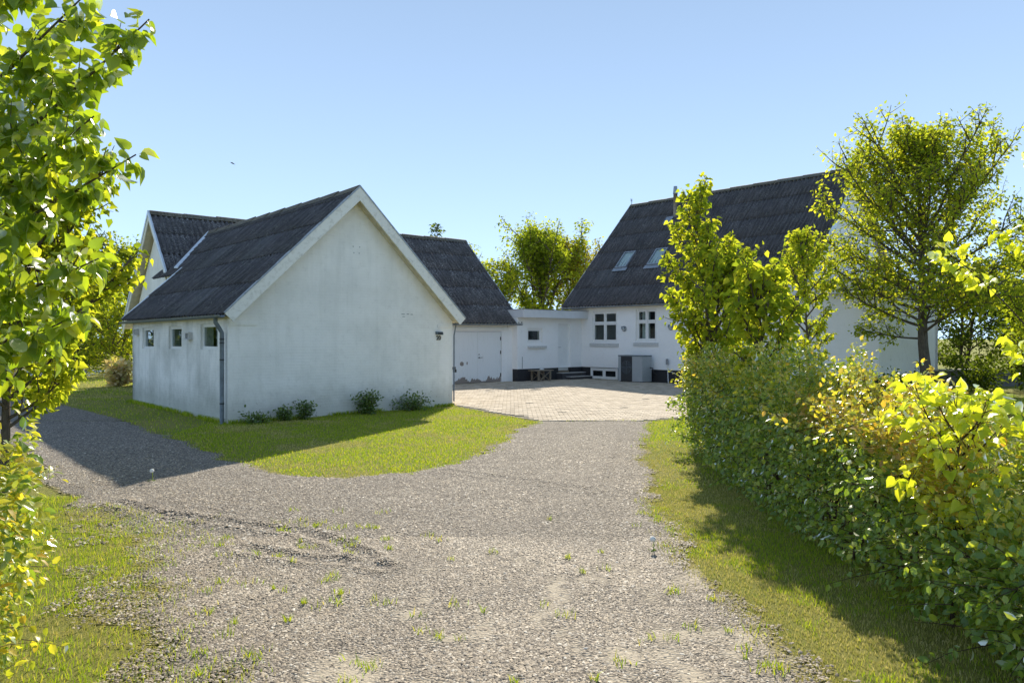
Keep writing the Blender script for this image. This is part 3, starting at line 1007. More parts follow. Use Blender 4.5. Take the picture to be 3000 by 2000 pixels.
# house number and its lamp on the barn gable
font = bpy.data.curves.new('number', 'FONT')
font.body = '20'
font.size = .155
font.extrude = .006
font.offset = .003
font.align_x = 'CENTER'
tmp = bpy.data.objects.new('house_number', font)
COL.objects.link(tmp)
dg = bpy.context.evaluated_depsgraph_get()
me = bpy.data.meshes.new_from_object(tmp.evaluated_get(dg))
bpy.data.objects.remove(tmp)
me.materials.clear()
me.materials.append(M['dark'])
num = bpy.data.objects.new('house_number', me)
COL.objects.link(num)
num.matrix_world = barn.matrix_basis @ Matrix.Translation((5.59, -.010, 1.79)) @ Matrix.Rotation(R(90), 4, 'X')
tag(num, 'black house number 20 fixed to the white barn gable', 'house number')
nl = empty('number_lamp', barn.matrix_basis @ Vector((5.59, -.002, 1.97)), PHI, 'small dark box lamp just above the black number 20', 'wall lamp')
MB().prism([(-.10, 0, -.035), (-.10, -.09, -.045), (-.10, -.07, .03), (-.10, 0, .04)], (.20, 0, 0)).build('housing', M['downpipe'], nl)
MB().box(-.075, .075, -.095, -.080, -.030, .012).build('lens', M['dark'], nl)

# heat pump
hp = empty('heat_pump', house.matrix_basis @ Vector((hx(19.27), -.83, .0)), PHI - math.pi / 2 + DY, 'silver and black outdoor heat pump standing under the farmhouse windows', 'heat pump')
W_, D_, H_ = 1.24, .62, 1.12
for x in (.06, W_ - .16):
    MB().box(x, x + .10, .05, D_ - .05, 0, .05).build('foot', M['dark'], hp)
MB().box(0, .13, 0, D_, .05, H_ - .05).build('side_panel', M['hp_grey'], hp)
MB().box(.132, .72, .012, D_ - .01, .05, H_ - .05).build('fan_panel', M['hp_dark'], hp)
MB().box(.722, W_, 0, D_, .05, H_ - .05).build('front_panel', M['hp_grey'], hp)
MB().box(-.01, W_ + .01, -.01, D_ + .01, H_ - .048, H_).build('lid', M['downpipe'], hp)
gr = MB()
for r_ in (.26, .21, .16, .11, .06):
    ring = [(.425 + r_ * math.cos(a), .002, .62 + r_ * math.sin(a)) for a in np.linspace(0, 2 * math.pi, 25)]
    gr.tube(ring, .005, 4, False)
gr.box(.17, .68, .0, .004, .615, .625).box(.42, .43, .0, .004, .36, .88)
grl = gr.build('fan_grille', M['downpipe'], hp)
fan = MB()
for k in range(5):
    a = 2 * math.pi * k / 5
    pts = [(.425 + rr * math.cos(a + da), .0105, .62 + rr * math.sin(a + da)) for rr, da in ((.05, 0), (.24, -.15), (.25, .45), (.06, .7))]
    fan.poly(pts)
fan.build('fan', M['step'], hp)
MB().tube([(W_ + .005, .50, .62), (W_ + .10, .55, .60), (W_ + .12, .60, .40), (W_ + .14, .80, .30)], .022, 7).build('pipe', M['dark'], hp, True)

# cable post with its grey box
cpst = empty('cable_post', house.matrix_basis @ Vector((hx(17.35), -.10, 0)), PHI - math.pi / 2 + DY, 'thin white rod carrying a small grey box against the black plinth', 'cable post')
MB().tube([(.06, 0, 0), (.02, 0, .80)], .016, 7).build('rod', M['white_paint'], cpst, True)
MB().box(-.04, .05, -.03, .03, .76, .99).build('box', M['zinc'], cpst)
MB().tube([(.02, .02, .52), (.30, .05, .42), (.62, .07, .26), (1.1, .08, .12)], .008, 5).build('cable', M['white_paint'], cpst, True)

# low timber table in front of the link
tb = empty('low_table', uv(21.27, 21.62), PHI, 'low weathered wooden table with crossed braces by the black plinth', 'table')
for k in range(4):
    MB().box(-.52, .52, -.24 + .121 * k, -.24 + .121 * k + .115, .45, .49).build('board', M['weathered'], tb)
for x in (-.34, .34):
    for y in (-.20, .20):
        MB().box(x - .04, x + .04, y - .03, y + .03, 0, .448).build('leg', M['weathered'], tb)
for y in (-.235, .235):
    MB().tube([(-.30, y, .06), (.30, y, .42)], .022, 4).build('brace', M['weathered'], tb)
    MB().tube([(-.30, y * .86, .42), (.30, y * .86, .06)], .022, 4).build('brace', M['weathered'], tb)
rag = MB()
rag.lathe([(.02, .492), (.11, .495), (.13, .51), (.08, .535), (.04, .55), (.01, .552)], 9, (.02, 0, 0))
rg = link('rag', rag.mesh('rag', M['cloth'], True), None)
rg.location = uv(21.25, 21.58)
rg.scale = (1.0, .55, 1.0)
rg.rotation_euler = (0, 0, .4)
rg.location.z = .49 - .49
tag(rg, 'crumpled pale rag lying on the low wooden table', 'rag')

# ================================================================== GROUND
def vnoise(x, y, scale, seed=0):
    """smooth value noise in 0..1"""
    x = np.asarray(x, float) * scale
    y = np.asarray(y, float) * scale
    xi, yi = np.floor(x).astype(np.int64), np.floor(y).astype(np.int64)
    fx, fy = x - xi, y - yi
    fx, fy = fx * fx * (3 - 2 * fx), fy * fy * (3 - 2 * fy)

    def h(a, b):
        n = (a * 374761393 + b * 668265263 + seed * 974634541) & 0xffffffff
        n = ((n ^ (n >> 13)) * 1274126177) & 0xffffffff
        return ((n ^ (n >> 16)) & 0xffff) / 65535.0
    a, b, c, d = h(xi, yi), h(xi + 1, yi), h(xi, yi + 1), h(xi + 1, yi + 1)
    return (a * (1 - fx) + b * fx) * (1 - fy) + (c * (1 - fx) + d * fx) * fy


def inside(poly, x, y):
    r = np.zeros(np.shape(x), bool)
    n = len(poly)
    for i in range(n):
        x0, y0 = poly[i]
        x1, y1 = poly[(i + 1) % n]
        c = ((y0 > y) != (y1 > y)) & (x < (x1 - x0) * (y - y0) / (y1 - y0 + 1e-12) + x0)
        r ^= c
    return r


def path_dist(path, x, y):
    d = np.full(np.shape(x), 1e9)
    for (x0, y0), (x1, y1) in zip(path, path[1:]):
        vx, vy = x1 - x0, y1 - y0
        t = np.clip(((x - x0) * vx + (y - y0) * vy) / (vx * vx + vy * vy), 0, 1)
        d = np.minimum(d, np.hypot(x - x0 - t * vx, y - y0 - t * vy))
    return d


GRAVEL = [(0.59, 15.83), (0.03, 13.88), (-0.39, 11.53), (-0.8, 10.5), (-1.35, 9.85), (-1.87, 9.48), (-2.73, 9.45), (-3.5, 10.01), (-4.07, 10.57), (-5.52, 12.37), (-7.46, 14.55), (-9.63, 16.97), (-12.66, 19.97), (-14.45, 21.37), (-17.5, 22.6),
          (-18.5, 19.0), (-9.74, 13.0), (-8.1, 11.98), (-7.02, 10.72), (-6.07, 9.4), (-4.68, 7.83), (-3.73, 7.02), (-3.02, 6.43), (-2.88, 5.82), (-2.75, 5.31), (-2.2, 4.52), (-1.85, 3.85), (-1.8, 2.0), (-1.9, -4.0), (2.1, -4.0), (1.8, 2.0),
          (1.64, 3.85), (1.61, 4.27), (1.56, 4.73), (1.45, 5.4), (1.41, 6.05), (1.45, 7.18), (1.74, 8.85), (1.91, 10.72), (2.39, 13.0), (3.03, 15.83)]
PAVING = [(0.55, 15.84), (-1.75, 19.65), (-6.3, 24.5), (-0.1, 30.3), (0.1, 30.0), (3.1, 32.4), (9.2, 25.9), (6.2, 19.4), (4.4, 16.7), (3.03, 15.84)]
RUTS = [[(-4.4, 7.95), (-3.73, 7.45), (-3.2, 7.27), (-2.62, 7.02), (-2.04, 6.79), (-1.49, 6.36), (-1.15, 5.9)], [(-2.3, 6.2), (-1.96, 6.05), (-1.64, 5.93), (-1.33, 5.84), (-1.0, 5.70)], [(1.15, 8.6), (1.6, 10.6), (2.1, 13.2), (2.6, 15.5)], [(-.9, 9.9), (.2, 9.2), (.9, 8.6)]]


GCLOSED = GRAVEL + [GRAVEL[0]]


def gravel_sd(x, y):
    """signed distance to the ragged drive edge: negative on the gravel; and the width of the blending zone"""
    x, y = np.asarray(x, float), np.asarray(y, float)
    d = path_dist(GCLOSED, x, y)
    d = np.where(inside(GRAVEL, x, y), -d, d)
    soft = np.clip((-x - .9) / .6, 0, 1) * np.clip((8.2 - y) / 1.2, 0, 1)
    w = .10 + .42 * soft + .10 * np.clip((x - .9) / .5, 0, 1) * np.clip((9 - y) / 2, 0, 1)
    n = (vnoise(x, y, 2.3, 1) - .5) * (.24 + .55 * soft) + (vnoise(x, y, 7.0, 2) - .5) * (.18 + .25 * soft) + (vnoise(x, y, 19.0, 3) - .5) * .08
    n = n * np.clip((15.83 - y) / .4, 0, 1)
    return np.where((y > 15.83) & (x > -5), 1.0, d + n), w


def gravel_mask(x, y):
    s, w = gravel_sd(x, y)
    return (s < 0) & (y < 15.83)


def gravel_z(x, y):
    z = .008 + .022 * (vnoise(x, y, 1.3, 5) - .3) + .010 * vnoise(x, y, 4.5, 6)
    for k, p in enumerate(RUTS):
        d = path_dist(p, x, y)
        a = (.024, .02, .012, .012)[k]
        z = z + a * np.exp(-((d - .12) / .07) ** 2) - a * .5 * np.exp(-(d / .07) ** 2)
    return np.maximum(z, .004)


def sand_mask(x, y):
    s = np.zeros(np.shape(x))
    for cx, cy, rx, ry in ((-.70, 5.68, .20, .13), (-.78, 4.75, .22, .22), (-.85, 3.95, .42, .30), (.62, 4.15, .36, .20), (.95, 4.42, .30, .18), (-.45, 4.35, .2, .15), (.2, 3.65, .8, .16), (1.1, 3.85, .45, .28)):
        s = np.maximum(s, .85 - ((x - cx) / rx) ** 2 - ((y - cy) / ry) ** 2)
    return s + (vnoise(x * 1.4, y * .7, 4.5, 9) - .5) * 1.9 + (vnoise(x, y, 13.0, 10) - .5) * 1.0 - np.clip(y - 5.9, 0, 1) * 2.5 - np.clip(np.abs(x) - 1.5, 0, 1) * 2.0


def m_ground():
    t = NT('meadow soil and thatch')
    P = t.t_coord('Object')
    a = t.noise(P, 0.55, 5, 0.6)
    b = t.noise(P, 9.0, 5, 0.7)
    c = t.mix(t.ramp(a, [(0.35, 0.0), (0.65, 1.0)]), (0.18, 0.225, 0.03), (0.29, 0.265, 0.07))
    c = t.mix(t.ramp(b, [(0.45, 0.0), (0.8, 1.0)]), c, (0.115, 0.14, 0.022))
    fine = t.noise(P, 45.0, 4, 0.8)
    c = t.mix(t.math('MULTIPLY', t.ramp(fine, [(0.4, 0.0), (0.75, 1.0)]), .6), c, (0.36, 0.32, 0.12))
    return t.out(t.principled(c, 0.9, t.bump(fine, 1.0, 0.03), 0.0, 0.1))


def m_gravel():
    t = NT('gravel bed')
    P = t.t_coord('Object')
    vo = t.t.nodes.new('ShaderNodeTexVoronoi')
    t.t.links.new(t.mapping(P, (1.0, 1.25, 1.0)), vo.inputs['Vector'])
    vo.inputs['Scale'].default_value = 46.0
    r = t.sep(vo.outputs['Color'])[0]
    c = t.ramp(r, [(0.0, (0.12, 0.10, 0.085)), (0.35, (0.27, 0.235, 0.195)), (0.65, (0.40, 0.35, 0.285)), (0.88, (0.54, 0.48, 0.40)), (1.0, (0.70, 0.65, 0.57))])
    c = t.mix(t.ramp(vo.outputs['Distance'], [(0.25, 0.0), (0.75, 0.75)]), c, (0.085, 0.075, 0.062))
    big = t.noise(P, 1.1, 4, 0.6)
    c = t.mix(t.math('MULTIPLY', t.ramp(big, [(0.45, 0.0), (0.75, 1.0)]), .45), c, (0.16, 0.14, 0.12))
    hgt = t.math('SUBTRACT', 1.0, vo.outputs['Distance'])
    fz = t.noise(P, 30.0, 6, 0.75)
    a1 = t.n('Attribute', attribute_name='sandy', out=2)
    a2 = t.n('Attribute', attribute_name='edge', out=2)
    sand = t.mix(t.math('MULTIPLY', t.ramp(fz, [(0.45, 0.0), (0.8, 1.0)]), .7), t.mix(t.noise(P, 3.0, 4), (0.40, 0.34, 0.25), (0.54, 0.47, 0.36)), (0.24, 0.20, 0.15))
    sf = t.ramp(t.math('ADD', a1, t.math('MULTIPLY', t.math('SUBTRACT', fz, .5), .9)), [(0.15, 0.0), (0.85, 0.9)])
    c = t.mix(sf, c, sand)
    ef = t.ramp(t.math('ADD', a2, t.math('MULTIPLY', t.math('SUBTRACT', fz, .5), .8)), [(0.35, 0.0), (0.7, 1.0)])
    c = t.mix(ef, c, t.mix(t.noise(P, 5.0, 5), (0.17, 0.17, 0.04), (0.30, 0.25, 0.11)))
    nrm = t.bump(hgt, t.math('SUBTRACT', 1.0, t.math('MULTIPLY', sf, .75)), 0.022)
    nrm = t.bump(fz, t.math('MULTIPLY', sf, .6), 0.012, nrm)
    return t.out(t.principled(c, 0.85, nrm, 0.0, 0.2))


def m_stone():
    t = NT('pebbles')
    r = t.rand()
    c = t.ramp(r, [(0.0, (0.06, 0.047, 0.037)), (0.25, (0.18, 0.142, 0.10)), (0.5, (0.31, 0.25, 0.18)), (0.72, (0.42, 0.335, 0.225)), (0.9, (0.55, 0.46, 0.345)), (1.0, (0.76, 0.70, 0.59))])
    n = t.noise(t.t_coord('Object'), 160.0, 3, 0.6)
    c = t.mix(t.math('MULTIPLY', n, .25), c, (0.25, 0.22, 0.19))
    b1 = t.noise(t.t_coord('Object'), 0.9, 4, 0.6)
    c = t.mix(t.math('MULTIPLY', t.ramp(b1, [(0.42, 0.0), (0.68, 1.0)]), .38), c, (0.13, 0.11, 0.09))
    c = t.mix(t.math('MULTIPLY', t.ramp(b1, [(0.30, 1.0), (0.46, 0.0)]), .35), c, (0.52, 0.46, 0.37))
    return t.out(t.principled(c, 0.7, None, 0.0, 0.3))


def m_paver():
    t = NT('concrete pavers')
    r = t.rand()
    c = t.ramp(r, [(0.0, (0.35, 0.29, 0.215)), (0.5, (0.46, 0.39, 0.295)), (1.0, (0.56, 0.48, 0.375))])
    P = t.t_coord('Object')
    n = t.noise(P, 7.0, 6, 0.7)
    c = t.mix(t.math('MULTIPLY', t.ramp(n, [(0.45, 0.0), (0.8, 1.0)]), .5), c, (0.34, 0.29, 0.22))
    return t.out(t.principled(c, 0.85, t.bump(t.noise(P, 90.0, 3), 0.5, 0.004), 0.0, 0.2))


M['ground'] = m_ground()
M['gravel'] = m_gravel()
M['stone'] = m_stone()
M['paver'] = m_paver()
M['joint'] = simple_mat('mossy joints', (0.12, 0.105, 0.065), 0.95, var=.4, scale=5)


LEAF_GAIN = 1.32


def leaf_mat(name, stops, trans=0.5, boost=(1.75, 1.6, 0.6), gloss=0.06, rough=0.4):
    t = NT(name)
    r = t.rand()
    col = t.ramp(r, [(q, tuple(min(.9, v * LEAF_GAIN) for v in c_)) for q, c_ in stops])
    tc = t.mix(1.0, col, boost, 'MULTIPLY')
    sh = t.n('MixShader', {0: trans, 1: t.n('BsdfDiffuse', {'Color': col}), 2: t.n('BsdfTranslucent', {'Color': tc})})
    if gloss:
        lw = t.n('Fresnel', {'IOR': 1.4})
        f = t.math('ADD', t.math('MULTIPLY', lw, 0.5), gloss * .3, clamp=True)
        sh = t.n('MixShader', {0: f, 1: sh, 2: t.n('BsdfGlossy', {'Color': (1, 1, 1), 'Roughness': rough})})
    return t.out(sh)


M['grass'] = leaf_mat('grass blades', [(0.0, (0.11, 0.19, 0.018)), (0.35, (0.19, 0.28, 0.022)), (0.7, (0.28, 0.34, 0.03)), (0.88, (0.33, 0.34, 0.07)), (1.0, (0.42, 0.37, 0.13))], .42, (1.6, 1.5, .5), gloss=.0)
M['dry_grass'] = leaf_mat('dry grass blades', [(0.0, (0.22, 0.26, 0.04)), (0.3, (0.31, 0.29, 0.08)), (0.7, (0.40, 0.35, 0.14)), (1.0, (0.50, 0.43, 0.22))], .3, (1.3, 1.3, .8), gloss=.0)

# one sheet to the horizon
n_ = 40
gs = []
ang = np.linspace(0, 2 * np.pi, n_, endpoint=False)
gnd = np_mesh('ground', np.array([(900 * math.cos(a), 900 * math.sin(a), 0) for a in ang]), np.array([list(range(n_))]), M['ground'])
tag(link('ground', gnd), kind='structure')


def grid_patch(name, mask, zf, x0, x1, y0, y1, c, mat, attrs=None):
    nx, ny = int((x1 - x0) / c), int((y1 - y0) / c)
    X, Y = np.meshgrid(x0 + c * np.arange(nx + 1), y0 + c * np.arange(ny + 1))
    cx, cy = X[:-1, :-1] + c / 2, Y[:-1, :-1] + c / 2
    keep = mask(cx, cy)
    Z = zf(X, Y)
    idx = np.arange((nx + 1) * (ny + 1)).reshape(ny + 1, nx + 1)
    F = np.stack([idx[:-1, :-1], idx[:-1, 1:], idx[1:, 1:], idx[1:, :-1]], -1)[keep]
    V = np.stack([X.ravel(), Y.ravel(), Z.ravel()], 1)
    used, inv = np.unique(F.ravel(), return_inverse=True)
    me = np_mesh(name, V[used], inv.reshape(-1, 4), mat, True)
    for an, fn in (attrs or {}).items():
        me.attributes.new(an, 'FLOAT', 'POINT').data.foreach_set('value', np.ascontiguousarray(fn(V[used][:, 0], V[used][:, 1]), dtype=np.float32))
    return link(name, me)


def bed_mask(x, y):
    s, w = gravel_sd(x, y)
    return (s < w * .7) & (y < 15.83)


def bed_mask_far(x, y):
    s, w = gravel_sd(x, y)
    return (s < w * .7) & (y > 15.83)


def bed_edge(x, y):
    s, w = gravel_sd(x, y)
    return np.clip(.5 + s / (2 * w), 0, 1)


drive = grid_patch('gravel_drive', bed_mask, lambda x, y: np.where(gravel_sd(x, y)[0] > 0, .004, gravel_z(x, y)), -18.6, 3.3, -4.0, 15.9, .075, M['gravel'],
                   {'sandy': lambda x, y: np.clip(sand_mask(x, y) * .8, 0, 1), 'edge': bed_edge})
tag(drive, kind='structure')
# the drive runs on behind the barn corner
drive_far = grid_patch('gravel_track', bed_mask_far, lambda x, y: gravel_z(x, y), -18.6, -8.0, 15.7, 22.8, .15, M['gravel'], {'sandy': lambda x, y: x * 0, 'edge': bed_edge})
tag(drive_far, kind='structure')

# pebbles: loose stones lying on the gravel bed
ico_v = np.array([(1, 0, 0), (.5, .87, 0), (-.5, .87, 0), (-1, 0, 0), (-.5, -.87, 0), (.5, -.87, 0), (0, 0, 1)], float)
ico_f = np.array([(0, 1, 6), (1, 2, 6), (2, 3, 6), (3, 4, 6), (4, 5, 6), (5, 0, 6)])


def scatter_stones(n_try, y0, y1, dens_f, smin, smax, smooth=True):
    y = y0 + (y1 - y0) * rng.random(n_try)
    x = (rng.random(n_try) * 2 - 1) * .78 * y1
    keep = np.abs(x) < .76 * y + .3
    x, y = x[keep], y[keep]
    n_try = len(x)
    sd_, w_ = gravel_sd(x, y)
    keep = rng.random(n_try) < np.clip(.5 - sd_ / (2 * w_), 0, 1)
    s_ = sand_mask(x, y)
    keep &= rng.random(n_try) < dens_f(x, y) * np.clip(1.0 - (s_ + .1) * 1.1, .10, 1.0)
    x, y = x[keep], y[keep]
    n = len(x)
    sc = smin + (smax - smin) * rng.random(n) ** 2.2
    sc *= 1 + .5 * (vnoise(x, y, 1.2, 20) - .5)
    stretch = np.stack([.8 + .6 * rng.random(n), .7 + .35 * rng.random(n), .42 + .3 * rng.random(n)], 1) * sc[:, None]
    a = rng.random(n) * 2 * np.pi
    ca, sa = np.cos(a), np.sin(a)
    jit = 1 + .35 * (rng.random((n, 7, 1)) - .5)
    V = ico_v[None] * jit * stretch[:, None, :]
    til = (rng.random((n, 2)) - .5) * .7
    V[..., 2] += V[..., 0] * til[:, None, 0] + V[..., 1] * til[:, None, 1]
    X = V[..., 0] * ca[:, None] - V[..., 1] * sa[:, None] + x[:, None]
    Y = V[..., 0] * sa[:, None] + V[..., 1] * ca[:, None] + y[:, None]
    Z = V[..., 2] + (gravel_z(x, y) + -.001)[:, None]
    F = ico_f[None] + 7 * np.arange(n)[:, None, None]
    return np.stack([X, Y, Z], -1).reshape(-1, 3), F.reshape(-1, 3), n


V1, F1, c1 = scatter_stones(390000, 3.1, 6.6, lambda x, y: np.clip(1.15 - .07 * y, 0, 1), .0055, .0145)
V2, F2, c2 = scatter_stones(310000, 6.6, 15.8, lambda x, y: np.clip(.62 - .07 * (y - 6.6), .04, 1), .008, .018)
peb = link('gravel_stones', np_mesh('gravel_stones', np.concatenate([V1, V2]), np.concatenate([F1, F2 + len(V1)]), M['stone'], True))
tag(peb, 'loose grey and tan pebbles covering the drive', 'gravel', kind='stuff')
print('stones', c1, c2)

# courtyard paving: joint bed, pavers in running bond
bed = MB().prism([(x, y, -.05) for x, y in PAVING], (0, 0, .058)).build('courtyard_paving', M['joint'])
tag(bed, kind='structure')
pw, pd = .205, .138
rows = np.arange(15.86, 32.4, pd + .008)
cand = []
for i, y in enumerate(rows):
    for x in np.arange(-6.4, 9.3, pw + .007):
        cand.append((x + (i % 2) * pw / 2, y))
cand = np.array(cand)
ok = np.ones(len(cand), bool)
for dx, dy in ((0, 0), (pw, 0), (0, pd), (pw, pd)):
    ok &= inside(PAVING, cand[:, 0] + dx, cand[:, 1] + dy)
ok &= rng.random(len(cand)) > .004
cand = cand[ok]
cand = cand[np.argsort(cand[:, 1] + .15 * np.abs(cand[:, 0] - 1.2))]
pm = MB().box(0, pw, 0, pd, 0, .030)
ch_ = .006
pm = MB()
pm.v = [(0, 0, 0), (pw, 0, 0), (pw, pd, 0), (0, pd, 0), (0, 0, .024), (pw, 0, .024), (pw, pd, .024), (0, pd, .024), (ch_, ch_, .03), (pw - ch_, ch_, .03), (pw - ch_, pd - ch_, .03), (ch_, pd - ch_, .03)]
pm.f = [(0, 1, 5, 4), (1, 2, 6, 5), (2, 3, 7, 6), (3, 0, 4, 7), (4, 5, 9, 8), (5, 6, 10, 9), (6, 7, 11, 10), (7, 4, 8, 11), (8, 9, 10, 11)]
pme = pm.mesh('paver', M['paver'])
for x, y in cand[:300]:
    link('paver', pme, bed, Matrix.Translation((x, y, random.uniform(-.003, .004) - .004)) @ Matrix.Rotation(random.uniform(-.012, .012), 4, 'Z') @ Matrix.Rotation(random.uniform(-.01, .01), 4, 'X'))
rest = cand[300:]
pv_ = np.array(pm.v)
zz = (rng.random(len(rest)) - .5) * .007 - .004
PVs = pv_[None] + np.stack([rest[:, 0], rest[:, 1], zz], 1)[:, None]
PFs = np.array(pm.f)[None] + 12 * np.arange(len(rest))[:, None, None]
tag(link('pavers', np_mesh('pavers', PVs.reshape(-1, 3), PFs.reshape(-1, 4), M['paver']), bed), kind='stuff')

# ------------------------------------------------------------------ grass
BUILT = [[tuple(uv(u, v))[:2] for u, v in q] for q in (
    [(5.84, 15.52), (11.9, 15.52), (11.9, 25), (5.84, 25)], [(7.3, 22.4), (20.4, 22.0), (20.4, 30), (7.3, 30)], [(20.2, 22), (35, 22), (35, 9.2), (24.2, 9.2)])]


def lawn_pts(n, x0, x1, y0, y1, cone=.8, margin=.35, extra=None):
    x = x0 + (x1 - x0) * rng.random(n)
    y = y0 + (y1 - y0) * rng.random(n)
    k = (np.abs(x) < cone * y + margin)
    sd_, w_ = gravel_sd(x, y)
    k &= (rng.random(n) < np.clip(.5 + sd_ / (2 * w_), 0, 1)) & ~inside(PAVING, x, y)
    for b in BUILT:
        k &= ~inside(b, x, y)
    if extra is not None:
        k &= extra(x, y)
    return x[k], y[k]


def blades(x, y, h, w, z=None, lean=.55):
    n = len(x)
    a = rng.random(n) * 2 * np.pi
    hh = h * (.5 + rng.random(n) * .9)
    ww = w * (.6 + .8 * rng.random(n))
    la = rng.random(n) * 2 * np.pi
    ll = hh * lean * (.3 + rng.random(n))
    z0 = np.zeros(n) if z is None else z
    dx, dy = np.cos(a) * ww, np.sin(a) * ww
    tx, ty = x + np.cos(la) * ll, y + np.sin(la) * ll
    mx, my = x + np.cos(la) * ll * .35, y + np.sin(la) * ll * .35
    V = np.stack([np.stack([x - dx, y - dy, z0 - .003], 1), np.stack([x + dx, y + dy, z0 - .003], 1), np.stack([mx + dx * .7, my + dy * .7, z0 + hh * .6], 1), np.stack([mx - dx * .7, my - dy * .7, z0 + hh * .6], 1), np.stack([tx, ty, z0 + hh], 1)], 1)
    b = 5 * np.arange(n)[:, None]
    F = np.concatenate([np.stack([b + 0, b + 1, b + 2], -1), np.stack([b + 0, b + 2, b + 3], -1), np.stack([b + 3, b + 2, b + 4], -1)], 1)
    return V.reshape(-1, 3), F.reshape(-1, 3)


def join(parts):
    vs_, fs_, o = [], [], 0
    for v, f in parts:
        vs_.append(v)
        fs_.append(f + o)
        o += len(v)
    return np.concatenate(vs_), np.concatenate(fs_)


DRY = lambda x, y: .5 + 1.35 * (vnoise(x, y, .9, 31) * .45 + vnoise(x, y, 2.6, 32) * .35 + vnoise(x, y, 8.0, 33) * .2 - .5)
green, dry = [], []


def sow(n, x0, x1, y0, y1, h, w, extra=None, dry_bias=.5):
    x, y = lawn_pts(n, x0, x1, y0, y1, extra=extra)
    d = DRY(x, y) + (rng.random(len(x)) - .5) * .25
    g = d < dry_bias
    z = np.where(gravel_mask(x, y), gravel_z(x, y), 0.0)
    green.append(blades(x[g], y[g], h, w, z[g]))
    dry.append(blades(x[~g], y[~g], h * .75, w, z[~g]))


sow(88000, -6.5, -1.2, 2.6, 8.3, .036, .0022, dry_bias=.62)
sow(70000, 0.9, 3.4, 2.8, 9.0, .030, .0022, dry_bias=.50)
sow(22000, 1.2, 4.2, 9.0, 16.0, .034, .004, dry_bias=.55)
sow(85000, -6.5, .7, 9.2, 19.5, .030, .0045, dry_bias=.62)
sow(24000, -20, -5, 10.5, 22.0, .045, .006, dry_bias=.5)
sow(16000, -24, -8, 21, 33, .06, .010, dry_bias=.5)
sow(26000, 3.0, 16.5, 4.0, 22.0, .085, .007, extra=lambda x, y: x > 3.4, dry_bias=.72)
fx_, fy_ = [], []
for k_ in range(4200):                    # longer tufts the mower misses at the foot of the barn
    q_ = random.random()
    r_ = abs(random.gauss(0, .07)) + .01
    pt = barn.matrix_basis @ (Vector((q_ * BW * 1.0, -r_, 0)) if k_ % 2 else Vector((-r_ - .02, q_ * BL, 0)))
    if float(vnoise(np.array(pt.x), np.array(pt.y), 2.2, 77)) > .38:
        fx_.append(pt.x)
        fy_.append(pt.y)
green.append(blades(np.array(fx_), np.array(fy_), .085, .006))
for (vv, ff), nm, mt, lb in ((join(green), 'grass', M['grass'], 'short green grass on the lawns beside the drive'), (join(dry), 'dry_grass', M['dry_grass'], 'dry straw coloured grass among the green')):
    tag(link(nm, np_mesh(nm, vv, ff, mt)), lb, 'grass', kind='stuff')

# weed tufts in the gravel
tx, ty = [], []
for _ in range(1500):
    x, y = random.uniform(-3.2, 2.4), random.uniform(3.2, 8.2)
    pr = .04 + .5 * float(sand_mask(np.array(x), np.array(y)) > .1) + .55 * math.exp(-((x + 1.9) / .8) ** 2) * (y < 7.2) + .35 * math.exp(-((x - 1.5) / .25) ** 2)
    if random.random() < pr * .36 and bool(gravel_mask(np.array(x), np.array(y))):
        k = random.randint(6, 26)
        r_ = random.uniform(.012, .05)
        tx.append(x + rng.normal(0, r_, k))
        ty.append(y + rng.normal(0, r_ * .8, k))
tx, ty = np.concatenate(tx), np.concatenate(ty)
wv_, wf_ = blades(tx, ty, .040, .0028, gravel_z(tx, ty) + .004, .9)
tag(link('weed_tufts', np_mesh('weed_tufts', wv_, wf_, M['dry_grass' if False else 'grass'])), 'small grass tufts sprouting through the gravel', 'weeds', kind='stuff')

# ================================================================== VEGETATION
LEAF_GAIN = 1.85
def unit(a):
    return a / np.maximum(np.linalg.norm(a, axis=-1, keepdims=True), 1e-9)


def leaf_tpl(half, mid, fold=.16, droop=.22, stalk=0.0):
    """half: outline (x>=0) from base to tip; mid: midrib stations; returns verts, tris"""
    n = len(half)
    L = [(-x, y) for x, y in half]
    V, F = [], []
    for x, y in half:
        V.append((x, y, fold * x * 2 - droop * y * y))
    for x, y in L:
        V.append((x, y, -fold * x * 2 - droop * y * y))
    V.append((0, mid, -droop * mid * mid))
    c = 2 * n
    for i in range(n - 1):
        F.append((i, i + 1, c))
        F.append((n + i + 1, n + i, c))
    if stalk:
        k = len(V)
        V += [(-.014, .07, 0), (.014, .07, 0), (0, -stalk, .10)]
        F.append((k, k + 1, k + 2))
    V = np.array(V)
    V[:, 1] += stalk                       # the leaf hangs from the end of its stalk
    return V, np.array(F)


HEART = leaf_tpl([(0, .06), (.20, -.05), (.42, .06), (.50, .32), (.38, .66), (.15, .88), (0, 1.04)], .42, .26, .36, .45)
HEART2 = leaf_tpl([(0, .05), (.40, .02), (.44, .45), (0, 1.03)], .42, .24, .34, .4)
OVAL = leaf_tpl([(0, 0), (.28, .26), (.26, .66), (0, 1.0)], .48, .14, .18)
KITE = (np.array([(0, 0, 0), (.32, .42, .10), (0, 1.0, -.12), (-.32, .42, .10)]), np.array([(0, 1, 2), (0, 2, 3)]))
TPLMESH = {}


def leaf_arrays(tpl, pos, axis, nrm, size):
    V, F = tpl
    a = unit(axis)
    s = unit(np.cross(a, nrm))
    n = np.cross(s, a)
    W = pos[:, None, :] + size[:, None, None] * (V[None, :, 0:1] * s[:, None] + V[None, :, 1:2] * a[:, None] + V[None, :, 2:3] * n[:, None])
    k = len(V)
    return W.reshape(-1, 3), (F[None] + k * np.arange(len(pos))[:, None, None]).reshape(-1, 3)


